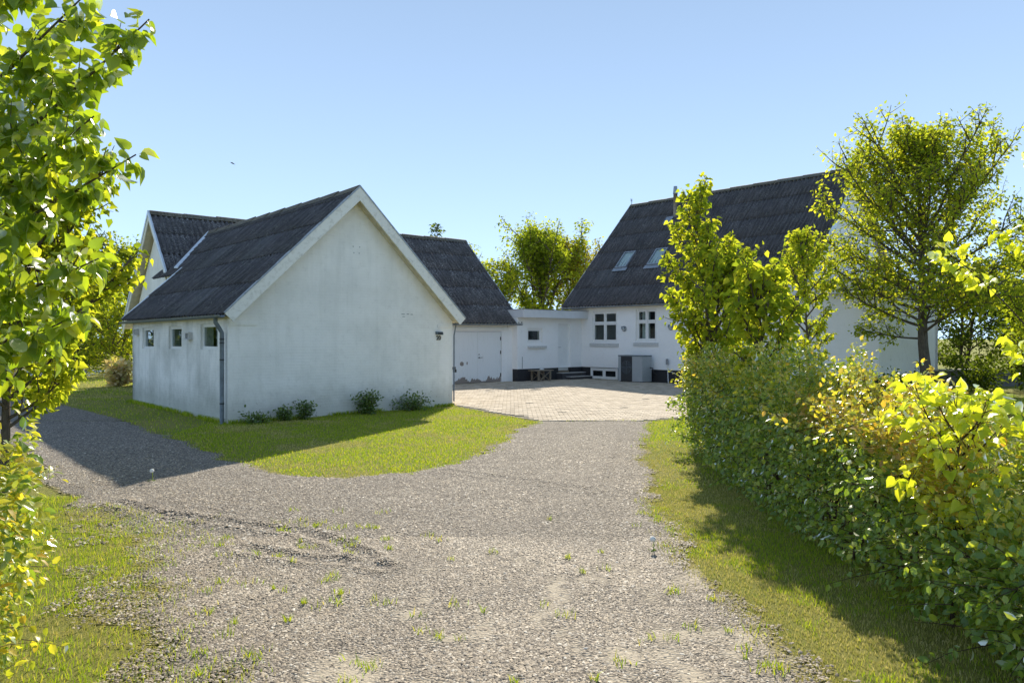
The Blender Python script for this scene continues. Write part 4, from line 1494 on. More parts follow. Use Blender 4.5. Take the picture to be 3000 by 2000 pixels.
def foliage(root, tpl, mat, pos, axis, nrm, size, singles=0, name='crown', label=None):
    """leaves of one plant: the `singles` that show largest become leaf objects, the rest one mesh; coordinates are world, root sits unrotated"""
    pos, axis, nrm, size = map(np.asarray, (pos, axis, nrm, size))
    off = np.array(root.location)
    n = len(pos)
    pick = np.zeros(n, bool)
    if singles:
        d = pos - np.array([0, 0, 1.85])
        y = np.maximum(d[:, 1], .2)
        inv = (np.abs(d[:, 0] / y) < .70) & (np.abs(d[:, 2] / y) < .46) & (d[:, 1] > .3)
        sc = np.where(inv, size / y, -1)
        pick[np.argsort(-sc)[:singles]] = True
        pick &= inv
    rest = ~pick
    if rest.any():
        v, f = leaf_arrays(tpl, pos[rest] - off, axis[rest], nrm[rest], size[rest])
        o = tag(link(name, np_mesh(name, v, f, mat, True), root), label, kind='stuff' if n > 300 else None)
    key = (id(tpl), mat.name)
    if pick.any():
        if key not in TPLMESH:
            TPLMESH[key] = np_mesh('leaf', tpl[0], tpl[1], mat, True)
        a = unit(axis[pick])
        s = unit(np.cross(a, nrm[pick]))
        nn = np.cross(s, a)
        for p, ai, si, ni, z in zip(pos[pick] - off, a, s, nn, size[pick]):
            m = Matrix.Identity(4)
            m.col[0][:3], m.col[1][:3], m.col[2][:3], m.col[3][:3] = si * z, ai * z, ni * z, p
            link('leaf', TPLMESH[key], root, m)


class Plant:
    def __init__(s):
        s.br = []
        s.P, s.A, s.N, s.S = [], [], [], []

    def path(s, p, d, L, n=6, up=.25, wob=.12):
        p, d = np.array(p, float), unit(np.array(d, float))
        pts = [p]
        for i in range(n):
            d = unit(d + np.array([0, 0, up / n]) + rng.normal(0, wob / math.sqrt(n), 3))
            p = p + d * L / n
            pts.append(p)
        return np.array(pts)

    def limb(s, pts, r0, r1):
        s.br.append((pts, np.linspace(r0, r1, len(pts))))

    def leaves(s, pts, gap, size, spread, droop=.5, t0=.15, up=.6):
        seg = np.diff(pts, axis=0)
        ln = np.linalg.norm(seg, axis=1)
        cum = np.concatenate([[0], np.cumsum(ln)])
        m = max(1, int(cum[-1] * (1 - t0) / gap))
        u = cum[-1] * (t0 + (1 - t0) * (np.arange(m) + rng.random(m)) / m)
        i = np.clip(np.searchsorted(cum, u) - 1, 0, len(seg) - 1)
        p = pts[i] + seg[i] * ((u - cum[i]) / np.maximum(ln[i], 1e-9))[:, None]
        d = unit(seg[i])
        side = unit(np.cross(d, rng.normal(0, 1, (m, 3))))
        ax = unit(side * .8 + d * .5 + np.array([0, 0, -droop]) + rng.normal(0, .25, (m, 3)))
        s.P.append(p + side * spread * rng.random((m, 1)) + rng.normal(0, spread * .35, (m, 3)))
        s.A.append(ax)
        s.N.append(unit(np.array([0, 0, up]) + rng.normal(0, .55, (m, 3))))
        s.S.append(size * (.6 + .7 * rng.random(m)))

    def arrays(s):
        return np.concatenate(s.P), np.concatenate(s.A), np.concatenate(s.N), np.concatenate(s.S)

    def wood(s, root, mat, name='trunk', nseg=6, minr=.0, off=None):
        b = MB()
        o = Vector(root.location)
        for pts, rr in s.br:
            k = 8 if rr[0] > .04 else (5 if rr[0] > .012 else 3)
            if rr[0] < .007 and len(pts) > 4:
                pts, rr = pts[[0, len(pts) // 2, -1]], rr[[0, len(rr) // 2, -1]]
            b.tube([Vector(q) - o for q in pts], list(rr), k, False)
        return b.build(name, mat, root, True)


def bark(name, c0, c1):
    t = NT(name)
    P = t.t_coord('Object')
    n = t.noise(t.mapping(P, (12, 12, 2.5)), 3.0, 6, 0.7)
    c = t.mix(t.ramp(n, [(0.3, 0.0), (0.7, 1.0)]), c0, c1)
    return t.out(t.principled(c, 0.9, t.bump(n, 0.8, 0.02), 0.0, 0.15))


M['bark'] = bark('grey brown bark', (0.06, 0.05, 0.042), (0.16, 0.135, 0.11))
M['twig'] = bark('brown twigs', (0.05, 0.035, 0.025), (0.13, 0.09, 0.06))
G = lambda *c: c
M['linden'] = leaf_mat('linden leaves', [(0.0, G(.082, .122, .016)), (.4, G(.138, .176, .022)), (.75, G(.20, .228, .028)), (1.0, G(.27, .275, .035))], .64, gloss=0)
M['linden_big'] = leaf_mat('large linden leaves', [(0.0, G(.075, .125, .012)), (.5, G(.12, .175, .016)), (.85, G(.18, .23, .02)), (1.0, G(.26, .28, .03))], .64, gloss=.04)
M['young'] = leaf_mat('young yellow leaves', [(0.0, G(.18, .24, .018)), (.5, G(.27, .31, .022)), (1.0, G(.34, .36, .03))], .62, gloss=.03)
M['beech'] = leaf_mat('beech hedge leaves', [(0.0, G(.062, .112, .018)), (.45, G(.107, .168, .025)), (.8, G(.165, .215, .03)), (1.0, G(.24, .27, .038))], .5, gloss=.08, rough=.4)
M['beech_tip'] = leaf_mat('young beech leaves', [(0.0, G(.14, .18, .02)), (.5, G(.24, .25, .03)), (.85, G(.30, .28, .04)), (1.0, G(.34, .23, .05))], .58, gloss=.1, rough=.3)
M['beech_copper'] = leaf_mat('copper tinted beech leaves', [(0.0, G(.13, .14, .025)), (.4, G(.20, .19, .03)), (.75, G(.27, .20, .04)), (1.0, G(.30, .17, .05))], .5, gloss=.1, rough=.3)
M['field_tree'] = leaf_mat('tree leaves', [(0.0, G(.075, .11, .016)), (.5, G(.125, .165, .02)), (1.0, G(.20, .23, .028))], .6, gloss=.0)
M['dark_tree'] = leaf_mat('dark tree leaves', [(0.0, G(.030, .050, .010)), (.6, G(.058, .088, .015)), (1.0, G(.10, .13, .02))], .45, gloss=.0)
M['shrub'] = leaf_mat('shrub leaves', [(0.0, G(.030, .060, .012)), (.6, G(.055, .095, .016)), (1.0, G(.09, .13, .02))], .4, gloss=.08)
M['copper_tree'] = leaf_mat('bronze tree leaves', [(0.0, G(.10, .11, .018)), (.6, G(.15, .14, .025)), (1.0, G(.17, .18, .025))], .58, gloss=.0)
M['straw'] = leaf_mat('dry ornamental grass', [(0.0, G(.22, .18, .10)), (.6, G(.40, .34, .22)), (1.0, G(.22, .23, .08))], .3, gloss=.0)


def tree(name, label, base, H, env, t0, n_prim, ang, leaf, mat, tpl=HEART, trunk_r=.05, stems=1, kids=7, kid_len=.42, lean=(0, 0), singles=0, gap=.035, spread=.04, group=None, wob=.14, droop=.5, up=.35, tert=0, bark_m='bark', cat='tree', wind=(0, 0, 0), az0=None, spl=.12):
    root = empty(name, base, 0, label, cat, group)
    T = Plant()
    b0 = np.array(base, float)
    g = rng.random() * 6.28 if az0 is None else az0
    wind = np.array(wind, float)
    for s in range(stems):
        az = g + 6.28 * s / stems
        sl_ = np.array([math.cos(az), math.sin(az), 0]) * (spl if stems > 1 else 0)
        hs_ = H * (1 if s == 0 else .74)
        tr = T.path(b0 + np.array([math.cos(az), math.sin(az), 0]) * (.05 * (stems > 1)) - np.array([0, 0, .05]), np.array([lean[0], lean[1], 1.0]) + sl_, hs_, 12, .25, .10)
        T.limb(tr, trunk_r * (1 if s == 0 else .8), trunk_r * .10)
        T.leaves(tr[-4:], gap, leaf, spread, droop)
        npm = n_prim // stems
        for i in range(npm):
            t = t0 + (1 - t0) * ((i + rng.random() * .8) / npm)
            t = min(t, .97)
            k = t * 12
            k0 = min(int(k), 11)
            p = tr[k0] + (tr[k0 + 1] - tr[k0]) * (k - k0)
            a = g + i * 2.39996 + s
            th = R(ang[0] + (ang[1] - ang[0]) * (t - t0) / (1 - t0)) * (.85 + .3 * rng.random())
            Rr = env((t - t0) / (1 - t0)) * (.72 + .5 * rng.random())
            L = max(.12, Rr / max(math.sin(th), .35))
            L = min(L, (H * 1.08 - p[2] + b0[2]) / max(math.cos(th), .2)) if th < R(60) else L
            L = max(L, .1)
            d = np.array([math.cos(a) * math.sin(th), math.sin(a) * math.sin(th), math.cos(th)]) + wind
            bp = T.path(p, d, L, 7, up, wob)
            r0 = min(trunk_r * .55, .012 + L * .011)
            T.limb(bp, r0, r0 * .2)
            T.leaves(bp, gap * .7, leaf, spread, droop, .35)
            T.leaves(bp[-3:], gap * .35, leaf, spread * 1.3, droop, .0)
            for j in range(kids):
                u = .22 + .75 * (j + rng.random()) / kids
                q = bp[min(int(u * 7), 6)] + (bp[min(int(u * 7) + 1, 7)] - bp[min(int(u * 7), 6)]) * (u * 7 % 1)
                dd = unit(bp[-1] - bp[0]) * .8 + unit(rng.normal(0, 1, 3)) * .85 + np.array([0, 0, .25]) + wind
                kl = L * kid_len * (1.15 - .6 * u) * (.6 + .7 * rng.random())
                kp = T.path(q, dd, max(kl, .08), 5, up, wob)
                T.limb(kp, r0 * .45, r0 * .12)
                T.leaves(kp, gap, leaf, spread, droop)
                for m_ in range(tert):
                    u2 = .3 + .65 * (m_ + rng.random()) / tert
                    q2 = kp[min(int(u2 * 5), 4)]
                    d2 = unit(kp[-1] - kp[0]) * .6 + unit(rng.normal(0, 1, 3)) * .9 + np.array([0, 0, .2]) + wind
                    tp = T.path(q2, d2, max(kl * .5, .1), 4, up, wob)
                    T.limb(tp, r0 * .2, r0 * .08)
                    T.leaves(tp, gap, leaf, spread, droop)
    T.wood(root, M[bark_m])
    P, A, N_, S = T.arrays()
    foliage(root, tpl, M[mat], P, A, N_, S, singles)
    print(name, len(P))
    return root


bell = lambda lo, hi, pk, top=.12: (lambda t: lo + (hi - lo) * math.exp(-((t - pk) / .38) ** 2) * (1 if t < .9 else .8) if t < 1 else top)

# --- young lindens in the hedge line and the big tree by the annex
tree('linden_tree', 'slender bright green young linden on two stems, nearest the courtyard lamp', (3.24, 11.5, 0), 4.15, bell(.20, .84, .26), .33, 46, (62, 22), .080, 'linden', HEART2, .055, 2, 10, .40, singles=300, gap=.034, spread=.045, az0=2.8, spl=.04, group='young lindens in the hedge line')
tree('linden_tree', 'short young linden with large glowing leaves, second in the hedge line', (3.22, 9.0, 0), 2.55, bell(.16, .50, .45), .42, 24, (58, 28), .082, 'linden', HEART, .045, 1, 9, .42, singles=300, gap=.042, spread=.035, group='young lindens in the hedge line')
tree('linden_tree', 'thin sparse young linden standing farther back between two leafier ones', (6.25, 15.0, 0), 3.95, bell(.18, .70, .40), .30, 30, (62, 30), .072, 'linden', HEART2, .045, 1, 9, .40, singles=120, gap=.03, spread=.03, group='young lindens in the hedge line')
tree('garden_tree', 'large spreading tree with a stout grey trunk in front of the annex', (11.6, 20.0, 0), 6.9, bell(1.0, 3.0, .32, .6), .27, 54, (78, 22), .112, 'linden', KITE, .17, 1, 11, .40, gap=.050, spread=.13, tert=4, up=.22, wind=(-.05, 0, 0), wob=.16, lean=(-.03, 0))
tree('garden_tree', 'smaller tree at the right edge growing beside the large trunk', (15.6, 20.6, 0), 4.9, bell(.8, 2.1, .4, .5), .14, 36, (74, 26), .13, 'field_tree', KITE, .09, 1, 9, .42, gap=.05, spread=.12, tert=3)

# --- trees behind the link building
tree('background_tree', 'tall open green tree rising behind the flat-roofed link', (1.6, 38.5, 0), 6.7, bell(.8, 2.6, .5, .7), .12, 34, (50, 12), .17, 'field_tree', KITE, .14, 3, 8, .45, gap=.036, spread=.22, tert=2, group='trees behind the farm')
tree('background_tree', 'bronze leaved upright tree just left of the farmhouse roof', (3.6, 39.5, 0), 6.5, bell(.5, 1.4, .5, .4), .15, 26, (40, 12), .16, 'copper_tree', KITE, .10, 2, 8, .42, gap=.04, spread=.2, tert=1, group='trees behind the farm')
tree('background_tree', 'pale feathery tree showing beside the rear wing verge', (-.9, 37.0, 0), 5.3, bell(.6, 1.5, .45, .4), .12, 26, (46, 16), .15, 'linden', KITE, .10, 2, 8, .42, gap=.05, spread=.18, tert=1, group='trees behind the farm')
tree('background_tree', 'thin twiggy tree peeping over the end of the rear wing roof', (-2.2, 40.0, 0), 6.6, bell(.4, .9, .5, .3), .3, 16, (38, 14), .14, 'field_tree', KITE, .08, 1, 6, .42, gap=.10, spread=.14, group='trees behind the farm')
tree('conifer', 'dark conifer tip poking above the rear wing ridge', (-4.8, 45.0, 0), 9.1, lambda t: 1.6 * (1 - t) + .18, .2, 60, (82, 55), .22, 'dark_tree', KITE, .14, 1, 7, .35, gap=.14, spread=.10, group='trees behind the farm')

# --- trees and shrubs at the far left
tree('background_tree', 'dark tall tree behind the left lawn, left of the barn', (-24.5, 40.0, 0), 6.4, bell(1.2, 2.6, .4, .8), .06, 34, (70, 30), .19, 'dark_tree', KITE, .16, 1, 8, .45, gap=.06, spread=.25, tert=2, group='trees beyond the left lawn')
tree('background_tree', 'sunlit tree behind the rear wing gable at far left', (-23.0, 43.0, 0), 6.6, bell(1.0, 2.3, .5, .7), .1, 32, (66, 26), .19, 'field_tree', KITE, .14, 1, 8, .45, gap=.06, spread=.25, tert=2, group='trees beyond the left lawn')
tree('background_shrub', 'bright green bush against the barn side, beyond the dry grass clump', (-18.6, 34.0, 0), 3.2, bell(.9, 1.7, .3, .5), .04, 34, (76, 30), .15, 'linden', KITE, .07, 2, 8, .45, gap=.05, spread=.2, tert=1, group='trees beyond the left lawn', cat='bush')
tree('background_shrub', 'dark dense bush in the middle of the far left hedgerow', (-21.6, 35.5, 0), 3.6, bell(1.3, 2.0, .3, .6), .04, 36, (78, 32), .16, 'dark_tree', KITE, .07, 2, 8, .45, gap=.05, spread=.2, tert=1, group='trees beyond the left lawn', cat='bush')
tree('background_shrub', 'yellow green bush low in the far left hedgerow', (-24.5, 35.0, 0), 3.0, bell(1.2, 1.9, .3, .6), .04, 34, (78, 32), .15, 'field_tree', KITE, .07, 2, 8, .45, gap=.05, spread=.2, tert=1, group='trees beyond the left lawn', cat='bush')
tree('background_shrub', 'dark bush at the very left of the far hedgerow', (-27.8, 36.0, 0), 3.8, bell(1.3, 2.2, .3, .6), .04, 36, (78, 32), .17, 'dark_tree', KITE, .07, 2, 8, .45, gap=.05, spread=.2, tert=1, group='trees beyond the left lawn', cat='bush')
tree('linden_tree', 'leafy linden behind the overhanging branches at the left edge', (-6.1, 8.6, 0), 3.5, bell(.5, 1.2, .35, .3), .22, 40, (66, 24), .085, 'linden', HEART2, .06, 1, 8, .42, gap=.025, spread=.06, tert=1, singles=300)

for x, y, H_, lb in ((-29.5, 28.5, 4.6, 'tall unseen dark tree, added to be mirrored in the barn side windows, left of the picture'), (-31.5, 33.0, 5.0, 'second unseen dark tree, added to be mirrored in the barn side windows, farther away')):
    tree('background_tree', lb, (x, y, 0), H_, bell(1.4, 2.6, .35, .8), .04, 34, (78, 28), .26, 'dark_tree', KITE, .12, 2, 8, .45, gap=.08, spread=.25, tert=1, group='trees beyond the left lawn')  # unseen trees added so the barn side windows reflect foliage, not bare horizon

# --- right background
for x, y, H_, m_, lb in ((19.5, 31.0, 4.6, 'dark_tree', 'dark tree right of the annex, behind the pale plank'), (22.2, 29.0, 5.4, 'field_tree', 'green tree at the right edge beyond the garden'), (16.8, 35.0, 5.0, 'dark_tree', 'dim tree directly behind the annex corner'), (17.6, 24.0, 3.0, 'dark_tree', 'dark red-budded bush at the right edge of the garden')):
    tree('background_tree', lb, (x, y, 0), H_, bell(1.1, H_ * .45, .35, .6), .05, 34, (76, 30), .16, m_, KITE, .10, 2, 8, .45, gap=.05, spread=.2, tert=1, group='trees beyond the right garden')

# --- overhanging linden at the left edge: trunk outside the frame, limbs reach in
ll = empty('overhanging_linden', (-4.35, 4.7, 0), 0, 'big-leaved linden reaching in from the left edge, closest to the camera', 'tree')
T = Plant()
tr = T.path((-4.35, 4.7, -.05), (.02, -.02, 1), 5.6, 14, .2, .08)
T.limb(tr, .11, .03)
limbs = [((-4.2, 4.65, 2.35), (-2.02, 4.0, 3.62)), ((-4.2, 4.65, 2.05), (-2.12, 4.05, 2.88)), ((-4.2, 4.65, 2.7), (-2.33, 3.95, 3.75)), ((-4.2, 4.65, 1.85), (-2.36, 4.1, 2.30)), ((-4.2, 4.6, 1.5), (-2.5, 4.2, 2.0)),
         ((-4.2, 4.65, 2.2), (-2.27, 3.9, 3.05)), ((-4.2, 4.65, 3.0), (-2.6, 4.1, 4.2)), ((-4.2, 4.6, 2.4), (-2.75, 3.7, 3.2)), ((-4.2, 4.6, 1.7), (-2.7, 3.8, 2.5)), ((-4.2, 4.65, 3.3), (-3.0, 4.2, 4.6)), ((-4.2, 4.7, 2.6), (-2.75, 4.5, 3.55)),
         ((-4.35, 4.7, 2.4), (-5.6, 5.2, 3.6)), ((-4.35, 4.7, 2.8), (-5.4, 4.0, 3.9)), ((-4.35, 4.7, 3.2), (-4.6, 5.9, 4.4)), ((-4.35, 4.7, 3.6), (-4.2, 4.0, 5.4)), ((-4.2, 4.6, 1.4), (-2.9, 4.0, 1.72)), ((-4.2, 4.6, 1.9), (-3.0, 3.9, 2.75))]
for a, e in limbs:
    a, e = np.array(a), np.array(e)
    m1 = a + (e - a) * .5 + np.array([0, 0, -.10]) + rng.normal(0, .05, 3)
    tt = np.linspace(0, 1, 10)[:, None]
    pts = (1 - tt) ** 2 * a + 2 * tt * (1 - tt) * m1 + tt ** 2 * e
    T.limb(pts, .022, .004)
    T.leaves(pts[4:], .013, .078, .03, .75, 0, .7)
    for k in range(18):
        u = .3 + .68 * (k + rng.random()) / 18
        q = pts[min(int(u * 9), 8)]
        d = unit(e - a) * .7 + unit(rng.normal(0, 1, 3)) * .8 + np.array([0, 0, .1])
        tw = T.path(q, d, .16 + .24 * rng.random() * (1.2 - u), 4, .2, .15)
        T.limb(tw, .006, .002)
        T.leaves(tw, .0145, .078, .03, .75, .1, .7)
T.wood(ll, M['bark'])
P, A, N_, S = T.arrays()
foliage(ll, HEART, M['linden_big'], P, A, N_, S, 300)
print('overhang', len(P))

# --- overhanging twigs at the right edge
rl = empty('overhanging_sapling', (3.35, 3.9, 0), 0, 'young linden off the right edge with glowing yellow leaf clusters on bare twigs', 'tree')
T = Plant()
T.limb(T.path((3.35, 3.9, -.05), (0, .01, 1), 3.2, 10, .2, .06), .03, .006)
for a, m1, e in (((3.35, 3.9, 1.0), (2.95, 3.9, 1.9), (2.28, 3.86, 2.35)), ((3.35, 3.9, 1.5), (3.05, 3.9, 2.30), (2.62, 3.9, 2.44)), ((3.35, 3.9, .95), (3.02, 3.9, 1.55), (2.72, 3.95, 1.86)), ((3.35, 3.9, .8), (3.1, 3.9, 1.45), (2.80, 3.9, 1.66)), ((3.35, 3.9, 1.9), (3.0, 3.9, 2.7), (2.80, 3.9, 2.86))):
    a, m1, e = map(np.array, (a, m1, e))
    tt = np.linspace(0, 1, 14)[:, None]
    pts = (1 - tt) ** 2 * a + 2 * tt * (1 - tt) * m1 + tt ** 2 * e
    T.limb(pts, .010, .002)
    T.leaves(pts[10:], .0068, .046, .028, .5, 0, .7)
T.wood(rl, M['twig'])
foliage(rl, HEART, M['young'], *T.arrays(), 300)


# --- hedges
def hedge_shell(prof, y0, y1, n, seed, rmin=.62, endcap=True):
    """prof(y) -> (xc, half width, height); leaf positions, outward directions and relative height"""
    y = y0 + (y1 - y0) * rng.random(n)
    th = np.pi * rng.random(n)
    xc, hw, hh = prof(y)
    rr = rmin + (1.04 - rmin) * rng.random(n) ** .55
    c, s = np.cos(th), np.sin(th)
    ex = np.sign(c) * np.abs(c) ** .55
    ez = np.abs(s) ** .6
    b = 1 + .42 * (vnoise(y * 1.0, th * 1.1, 1.6, seed) - .5) + .34 * (vnoise(y, th * 1.4, 4.5, seed + 1) - .5)
    z = hh * ez * rr * b
    x = xc + hw * ex * rr * b * (.80 + .28 * np.clip(z / hh, 0, 1))
    out = unit(np.stack([c, np.zeros(n), s * 1.1], 1))
    if endcap:
        e = np.minimum(y - y0, y1 - y)
        sh = np.clip(e / .5, 0, 1) ** .5
        x = xc + (x - xc) * (.35 + .65 * sh)
        z = z * (.75 + .25 * sh)
        out = unit(out + np.stack([np.zeros(n), np.where(y - y0 < y1 - y, -1, 1) * (1 - sh) * 1.2, np.zeros(n)], 1))
    return np.stack([x, y, np.maximum(z, .06)], 1), out, z / hh


def hedge_leaves(P, out, size, droop=.45):
    n = len(P)
    ax = unit(out * .7 + rng.normal(0, .55, (n, 3)) + np.array([0, 0, -droop]))
    nr = unit(out * .45 + np.array([0, 0, .7]) + rng.normal(0, .45, (n, 3)))
    return P, ax, nr, size * (.55 + .75 * rng.random(n))


def prof_r(y):
    hh = np.interp(y, [2.4, 3.4, 4.4, 5.0, 5.6, 8.0, 12.4], [.78, .80, .88, 1.10, 1.40, 1.46, 1.56])
    xc = np.interp(y, [2.4, 4.0, 5.0, 8.0, 12.4], [3.08, 3.06, 3.03, 3.04, 3.38])
    hw = np.interp(y, [2.4, 4.0, 8.0, 12.4], [.42, .43, .46, .52])
    return xc, hw, hh + .26 * (vnoise(y, y * 0, 1.9, 44) - .5)


hd = empty('beech_hedge', (3.3, 7.5, 0), 0, 'long green beech hedge along the right side of the drive', 'hedge')
P, out, rel = hedge_shell(prof_r, 2.5, 12.4, 61000, 50, .58)
rv = rng.random(len(P))
tip = (rel > .80) & (rv < .55) | (rel > .55) & (rv < .16)
cop = (rel > .74) & (rv > .35) & (np.abs(P[:, 1] - 5.6) < 1.1 + .5 * rv) & (vnoise(P[:, 0] * 2, P[:, 1], 1.7, 60) > .48)
base_ = ~tip & ~cop
L1 = hedge_leaves(P[base_], out[base_], .055)
foliage(hd, OVAL, M['beech'], *L1, 300, 'foliage')
L2 = hedge_leaves(P[tip & ~cop] + np.array([0, 0, .03]), out[tip & ~cop], .052, .2)
foliage(hd, OVAL, M['beech_tip'], *L2, 0, 'young_foliage', 'bright young leaves along the hedge top')
L3 = hedge_leaves(P[cop], out[cop], .054, .3)
foliage(hd, OVAL, M['beech_copper'], *L3, 0, 'copper_foliage', 'copper tinted patch of leaves')
T = Plant()
for k in range(150):
    y = 2.9 + 8.8 * (k + rng.random()) / 150
    xc, hw, hh = (float(q) for q in prof_r(np.array(y)))
    pts = T.path((xc + rng.uniform(-.18, .3), y, -.02), rng.normal(0, .1, 3) + np.array([.05, 0, 1]), hh * (.72 + .2 * rng.random()), 5, .3, .2)
    T.limb(pts, .012, .003)
    for j in range(3):
        T.limb(T.path(pts[1 + j], rng.normal(0, 1, 3) * np.array([1, 1, .3]) + np.array([0, 0, .5]), .26, 3, .3, .2), .005, .002)
# shoots standing proud of the hedge top, with leaves of their own
T2 = Plant()
for k in range(110):
    y = 5.1 + 7.1 * rng.random()
    xc, hw, hh = (float(q) for q in prof_r(np.array(y)))
    pts = T2.path((xc + rng.uniform(-.9, .9) * hw * .8, y, hh * .86), rng.normal(0, .35, 3) + np.array([0, 0, 1]), .20 + .22 * rng.random(), 5, .1, .2)
    T.limb(pts, .004, .0015)
    T2.leaves(pts, .022, .052, .03, .25, .1)
for k in range(300):                      # side sprays
    y = 2.8 + 9.2 * rng.random()
    xc, hw, hh = (float(q) for q in prof_r(np.array(y)))
    pts = T2.path((xc - hw * .80, y, hh * (.12 + .7 * rng.random())), rng.normal(0, .4, 3) + np.array([-1, 0, .35]), .20 + .26 * rng.random(), 5, -.3, .2)
    T.limb(pts, .004, .0015)
    T.P += []
    T2.leaves(pts, .024, .054, .03, .4, .2)
T.wood(hd, M['twig'], 'stems')
P2, A2, N2, S2 = T2.arrays()
topm = P2[:, 2] > 1.05
foliage(hd, OVAL, M['beech_tip'], P2[topm], A2[topm], N2[topm], S2[topm], 0, 'shoots', 'upright young shoots above the hedge')
foliage(hd, OVAL, M['beech'], P2[~topm], A2[~topm], N2[~topm], S2[~topm], 0, 'side_sprays')

# sapling growing out of the hedge, leaves large and yellow
tree('hedge_sapling', 'big-leaved yellow green sapling rising out of the near hedge', (2.82, 4.6, 0), 1.38, bell(.22, .38, .55, .15), .46, 18, (72, 35), .066, 'young', HEART, .016, 1, 5, .42, singles=300, gap=.040, spread=.04, bark_m='twig', cat='sapling')

# hedge end at the left edge
def prof_l(y):
    return np.full(np.shape(y), -3.28), np.full(np.shape(y), .92) + .1 * (vnoise(y, y * 0, 3.0, 70) - .5), np.full(np.shape(y), 1.52)


hl = empty('beech_hedge', (-3.3, 3.2, 0), 0, 'yellowing beech hedge end at the lower left edge, very close', 'hedge')
P, out, rel = hedge_shell(prof_l, 2.2, 3.95, 15000, 80, .55)
rv = rng.random(len(P))
foliage(hl, OVAL, M['beech_tip'], *hedge_leaves(P[rv < .5], out[rv < .5], .054, .5), 300, 'foliage')
foliage(hl, OVAL, M['beech'], *hedge_leaves(P[rv >= .5], out[rv >= .5], .054, .5), 0, 'green_foliage')
T = Plant()
T2 = Plant()
for k in range(46):
    y = rng.uniform(2.3, 3.9)
    pts = T.path((-3.45 + rng.uniform(-.35, .3), y, -.02), rng.normal(0, .06, 3) + np.array([-.05, 0, 1]), 1.3, 5, .2, .08)
    T.limb(pts, .010, .003)
for k in range(60):
    y = rng.uniform(2.9, 3.95)
    pts = T2.path((-2.64, y, .15 + 1.35 * rng.random()), rng.normal(0, .35, 3) + np.array([.8, 0, .25]), .14 + .14 * rng.random(), 5, -.5, .15)
    T.limb(pts, .003, .001)
    T2.leaves(pts, .028, .052, .02, .5, .2)
T.wood(hl, M['twig'], 'stems')
foliage(hl, OVAL, M['beech_tip'], *T2.arrays(), 0, 'sprays')


# --- small plants at the foot of the barn gable
def bush(name, label, loc, w, h, n, size, mat, tpl=OVAL, group=None, stems=10):
    root = empty(name, loc, 0, label, 'shrub', group)
    T = Plant()
    for k in range(stems):
        a = rng.random() * 6.28
        e = np.array([math.cos(a) * w * .42, math.sin(a) * w * .3, h * (.7 + .35 * rng.random())]) * np.array([rng.random() ** .5, rng.random() ** .5, 1])
        pts = T.path(np.array(loc), e, np.linalg.norm(e), 5, .15, .15)
        T.limb(pts, .006, .002)
        m = n // stems
        T.leaves(pts, np.linalg.norm(e) / m, size, w * .14, .1, .0, .5)
    T.wood(root, M['twig'], 'stems')
    foliage(root, tpl, M[mat], *T.arrays(), 0, 'foliage')
    return root


def at_gable(x, d=.32):
    return tuple(barn.matrix_basis @ Vector((x, -d, 0)))


gp = 'plants at the foot of the barn gable'
bush('wall_shrub', 'low creeping ground cover next to the barn downpipe', at_gable(.45), .95, .13, 420, .06, 'shrub', group=gp, stems=16)
bush('wall_shrub', 'small leafy shrub between the ground cover and the taller shrub', at_gable(1.15), .55, .30, 340, .065, 'shrub', group=gp)
bush('wall_shrub', 'open leafy shrub, third from the barn downpipe', at_gable(1.62), .60, .42, 380, .07, 'shrub', group=gp, stems=9)
bush('wall_shrub', 'rounded dense dark shrub at the middle of the barn gable', at_gable(3.25), .80, .52, 1000, .065, 'shrub', group=gp, stems=22)
bush('wall_shrub', 'wide flat dark shrub right of the rounded one', at_gable(4.55), 1.45, .32, 900, .062, 'shrub', group=gp, stems=26)
bush('grass_clump', 'pale dry ornamental grass clump beyond the far barn corner', (-14.9, 27.2, 0), 1.25, .95, 900, .20, 'straw', KITE, stems=40)
bush('garden_shrub', 'dark low bush growing in front of the low stone wall', (16.2, 25.0, 0), 2.6, 1.0, 1100, .12, 'dark_tree', stems=26)
bush('wall_shrub', 'dark undergrowth at the foot of the large trunk', (11.2, 20.6, 0), 2.4, .75, 900, .10, 'dark_tree', stems=26)

# --- white flowers in front of the far left hedgerow
fp = np.stack([rng.uniform(-25, -15.8, 420), rng.uniform(32.2, 33.2, 420), rng.uniform(.12, .38, 420)], 1)
fv, ff = leaf_arrays(KITE, fp, rng.normal(0, 1, (420, 3)), np.tile(np.array([0, -.6, .8]), (420, 1)) + rng.normal(0, .3, (420, 3)), np.full(420, .10))
tag(link('white_flowers', np_mesh('white_flowers', fv, ff, simple_mat('white petals', (.8, .8, .76), .8))), 'strip of small white flowers along the far left hedgerow', 'flowers', kind='stuff')

# --- dandelion clocks
M['fluff'] = simple_mat('seed fluff', (.75, .74, .70), .9)


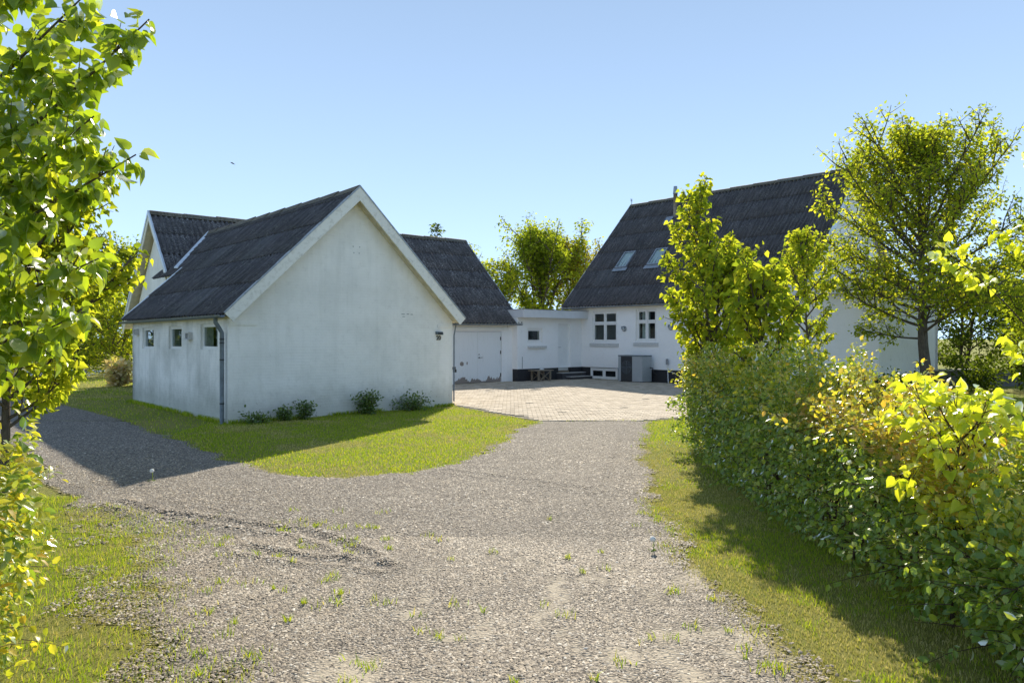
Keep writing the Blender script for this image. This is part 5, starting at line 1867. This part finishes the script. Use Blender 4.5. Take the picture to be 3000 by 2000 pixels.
def dandelion(x, y, h, label):
    o = empty('dandelion', (x, y, float(gravel_z(np.array(x), np.array(y))) - .004), 0, label, 'dandelion', 'dandelion clocks by the drive')
    MB().tube([(0, 0, 0), (.01, 0, h * .5), (.004, .006, h)], .0035, 5).build('stem', M['grass'], o)
    MB().lathe([(.004, h - .02), (.022, h - .012), (.028, h + .004), (.02, h + .022), (.004, h + .03)], 9).build('seed_head', M['fluff'], o, True)
    T = Plant()
    for k in range(6):
        T.leaves(T.path((0, 0, .01), (math.cos(k), math.sin(k), .3), .03, 3, 0, .1), .03, .04, .01, .0, 0, 1)
    foliage_arr = T.arrays()
    v, f = leaf_arrays(OVAL, foliage_arr[0], foliage_arr[1], foliage_arr[2], foliage_arr[3])
    link('leaf_rosette', np_mesh('leaf_rosette', v, f, M['shrub'], True), o)


dandelion(-4.57, 9.12, .13, 'white dandelion clock at the tip of the barn shadow')
dandelion(1.21, 6.17, .10, 'white dandelion clock on the right edge of the drive')

# --- weathered plank on a low stone wall in the right background
ps = empty('low_wall', (17.3, 27.2, 0), .12, 'low dark stone wall with a pale plank on top, right of the annex', 'wall')
M['dark_stone'] = simple_mat('dark stone', (.15, .145, .135), .9, var=.4, scale=4)
for r_ in range(3):
    x = -1.6 + .2 * (r_ % 2)
    while x < 3.2:
        w = random.uniform(.35, .6)
        MB().box(x, x + w - .02, -.2 + random.uniform(-.03, .03), .2, .20 * r_ + .004, .20 * r_ + .196).build('stone', M['dark_stone'], ps)
        x += w
MB().box(-1.7, 1.1, -.24, .14, .605, .66).build('plank', simple_mat('pale plank', (.52, .47, .40), .8, var=.1), ps)

# --- wire fence on the far side of the hedge
wf = empty('wire_fence', (4.25, 6.0, 0), 0, 'thin wire fence with slim posts along the back of the hedge', 'fence')
for y in (-2.6, -.2, 2.4, 5.0):
    MB().tube([(0, y, 0), (.01, y, 1.15)], .022, 7).build('post', M['weathered'], wf)
for z in (.45, .80, 1.05):
    MB().tube([(-.024, y, z - .02 * math.sin(3.1 * (y + 2.6) / 2.5) ** 2) for y in np.linspace(-2.6, 5.0, 16)], .0022, 4).build('wire', M['zinc'], wf)

# --- bird crossing the sky
bd = MB()
path = [(-.075, 0, .030), (-.05, 0, .022), (-.02, 0, .008), (.02, 0, -.010), (.05, 0, -.026), (.075, 0, -.036)]
bd.tube(path, [.003, .012, .018, .016, .008, .003], 8)
bd.poly([(-.03, 0, .015), (.02, 0, -.008), (.06, .07, -.022), (.03, .11, -.006)])
bd.poly([(.02, 0, -.008), (-.03, 0, .015), (.03, -.11, -.002), (.06, -.07, -.02)])
bird = bd.build('bird', M['dark'], None)
bird.location = (-8.55, 22.0, 7.18)
tag(bird, 'small dark bird flying above the barn roof', 'bird')
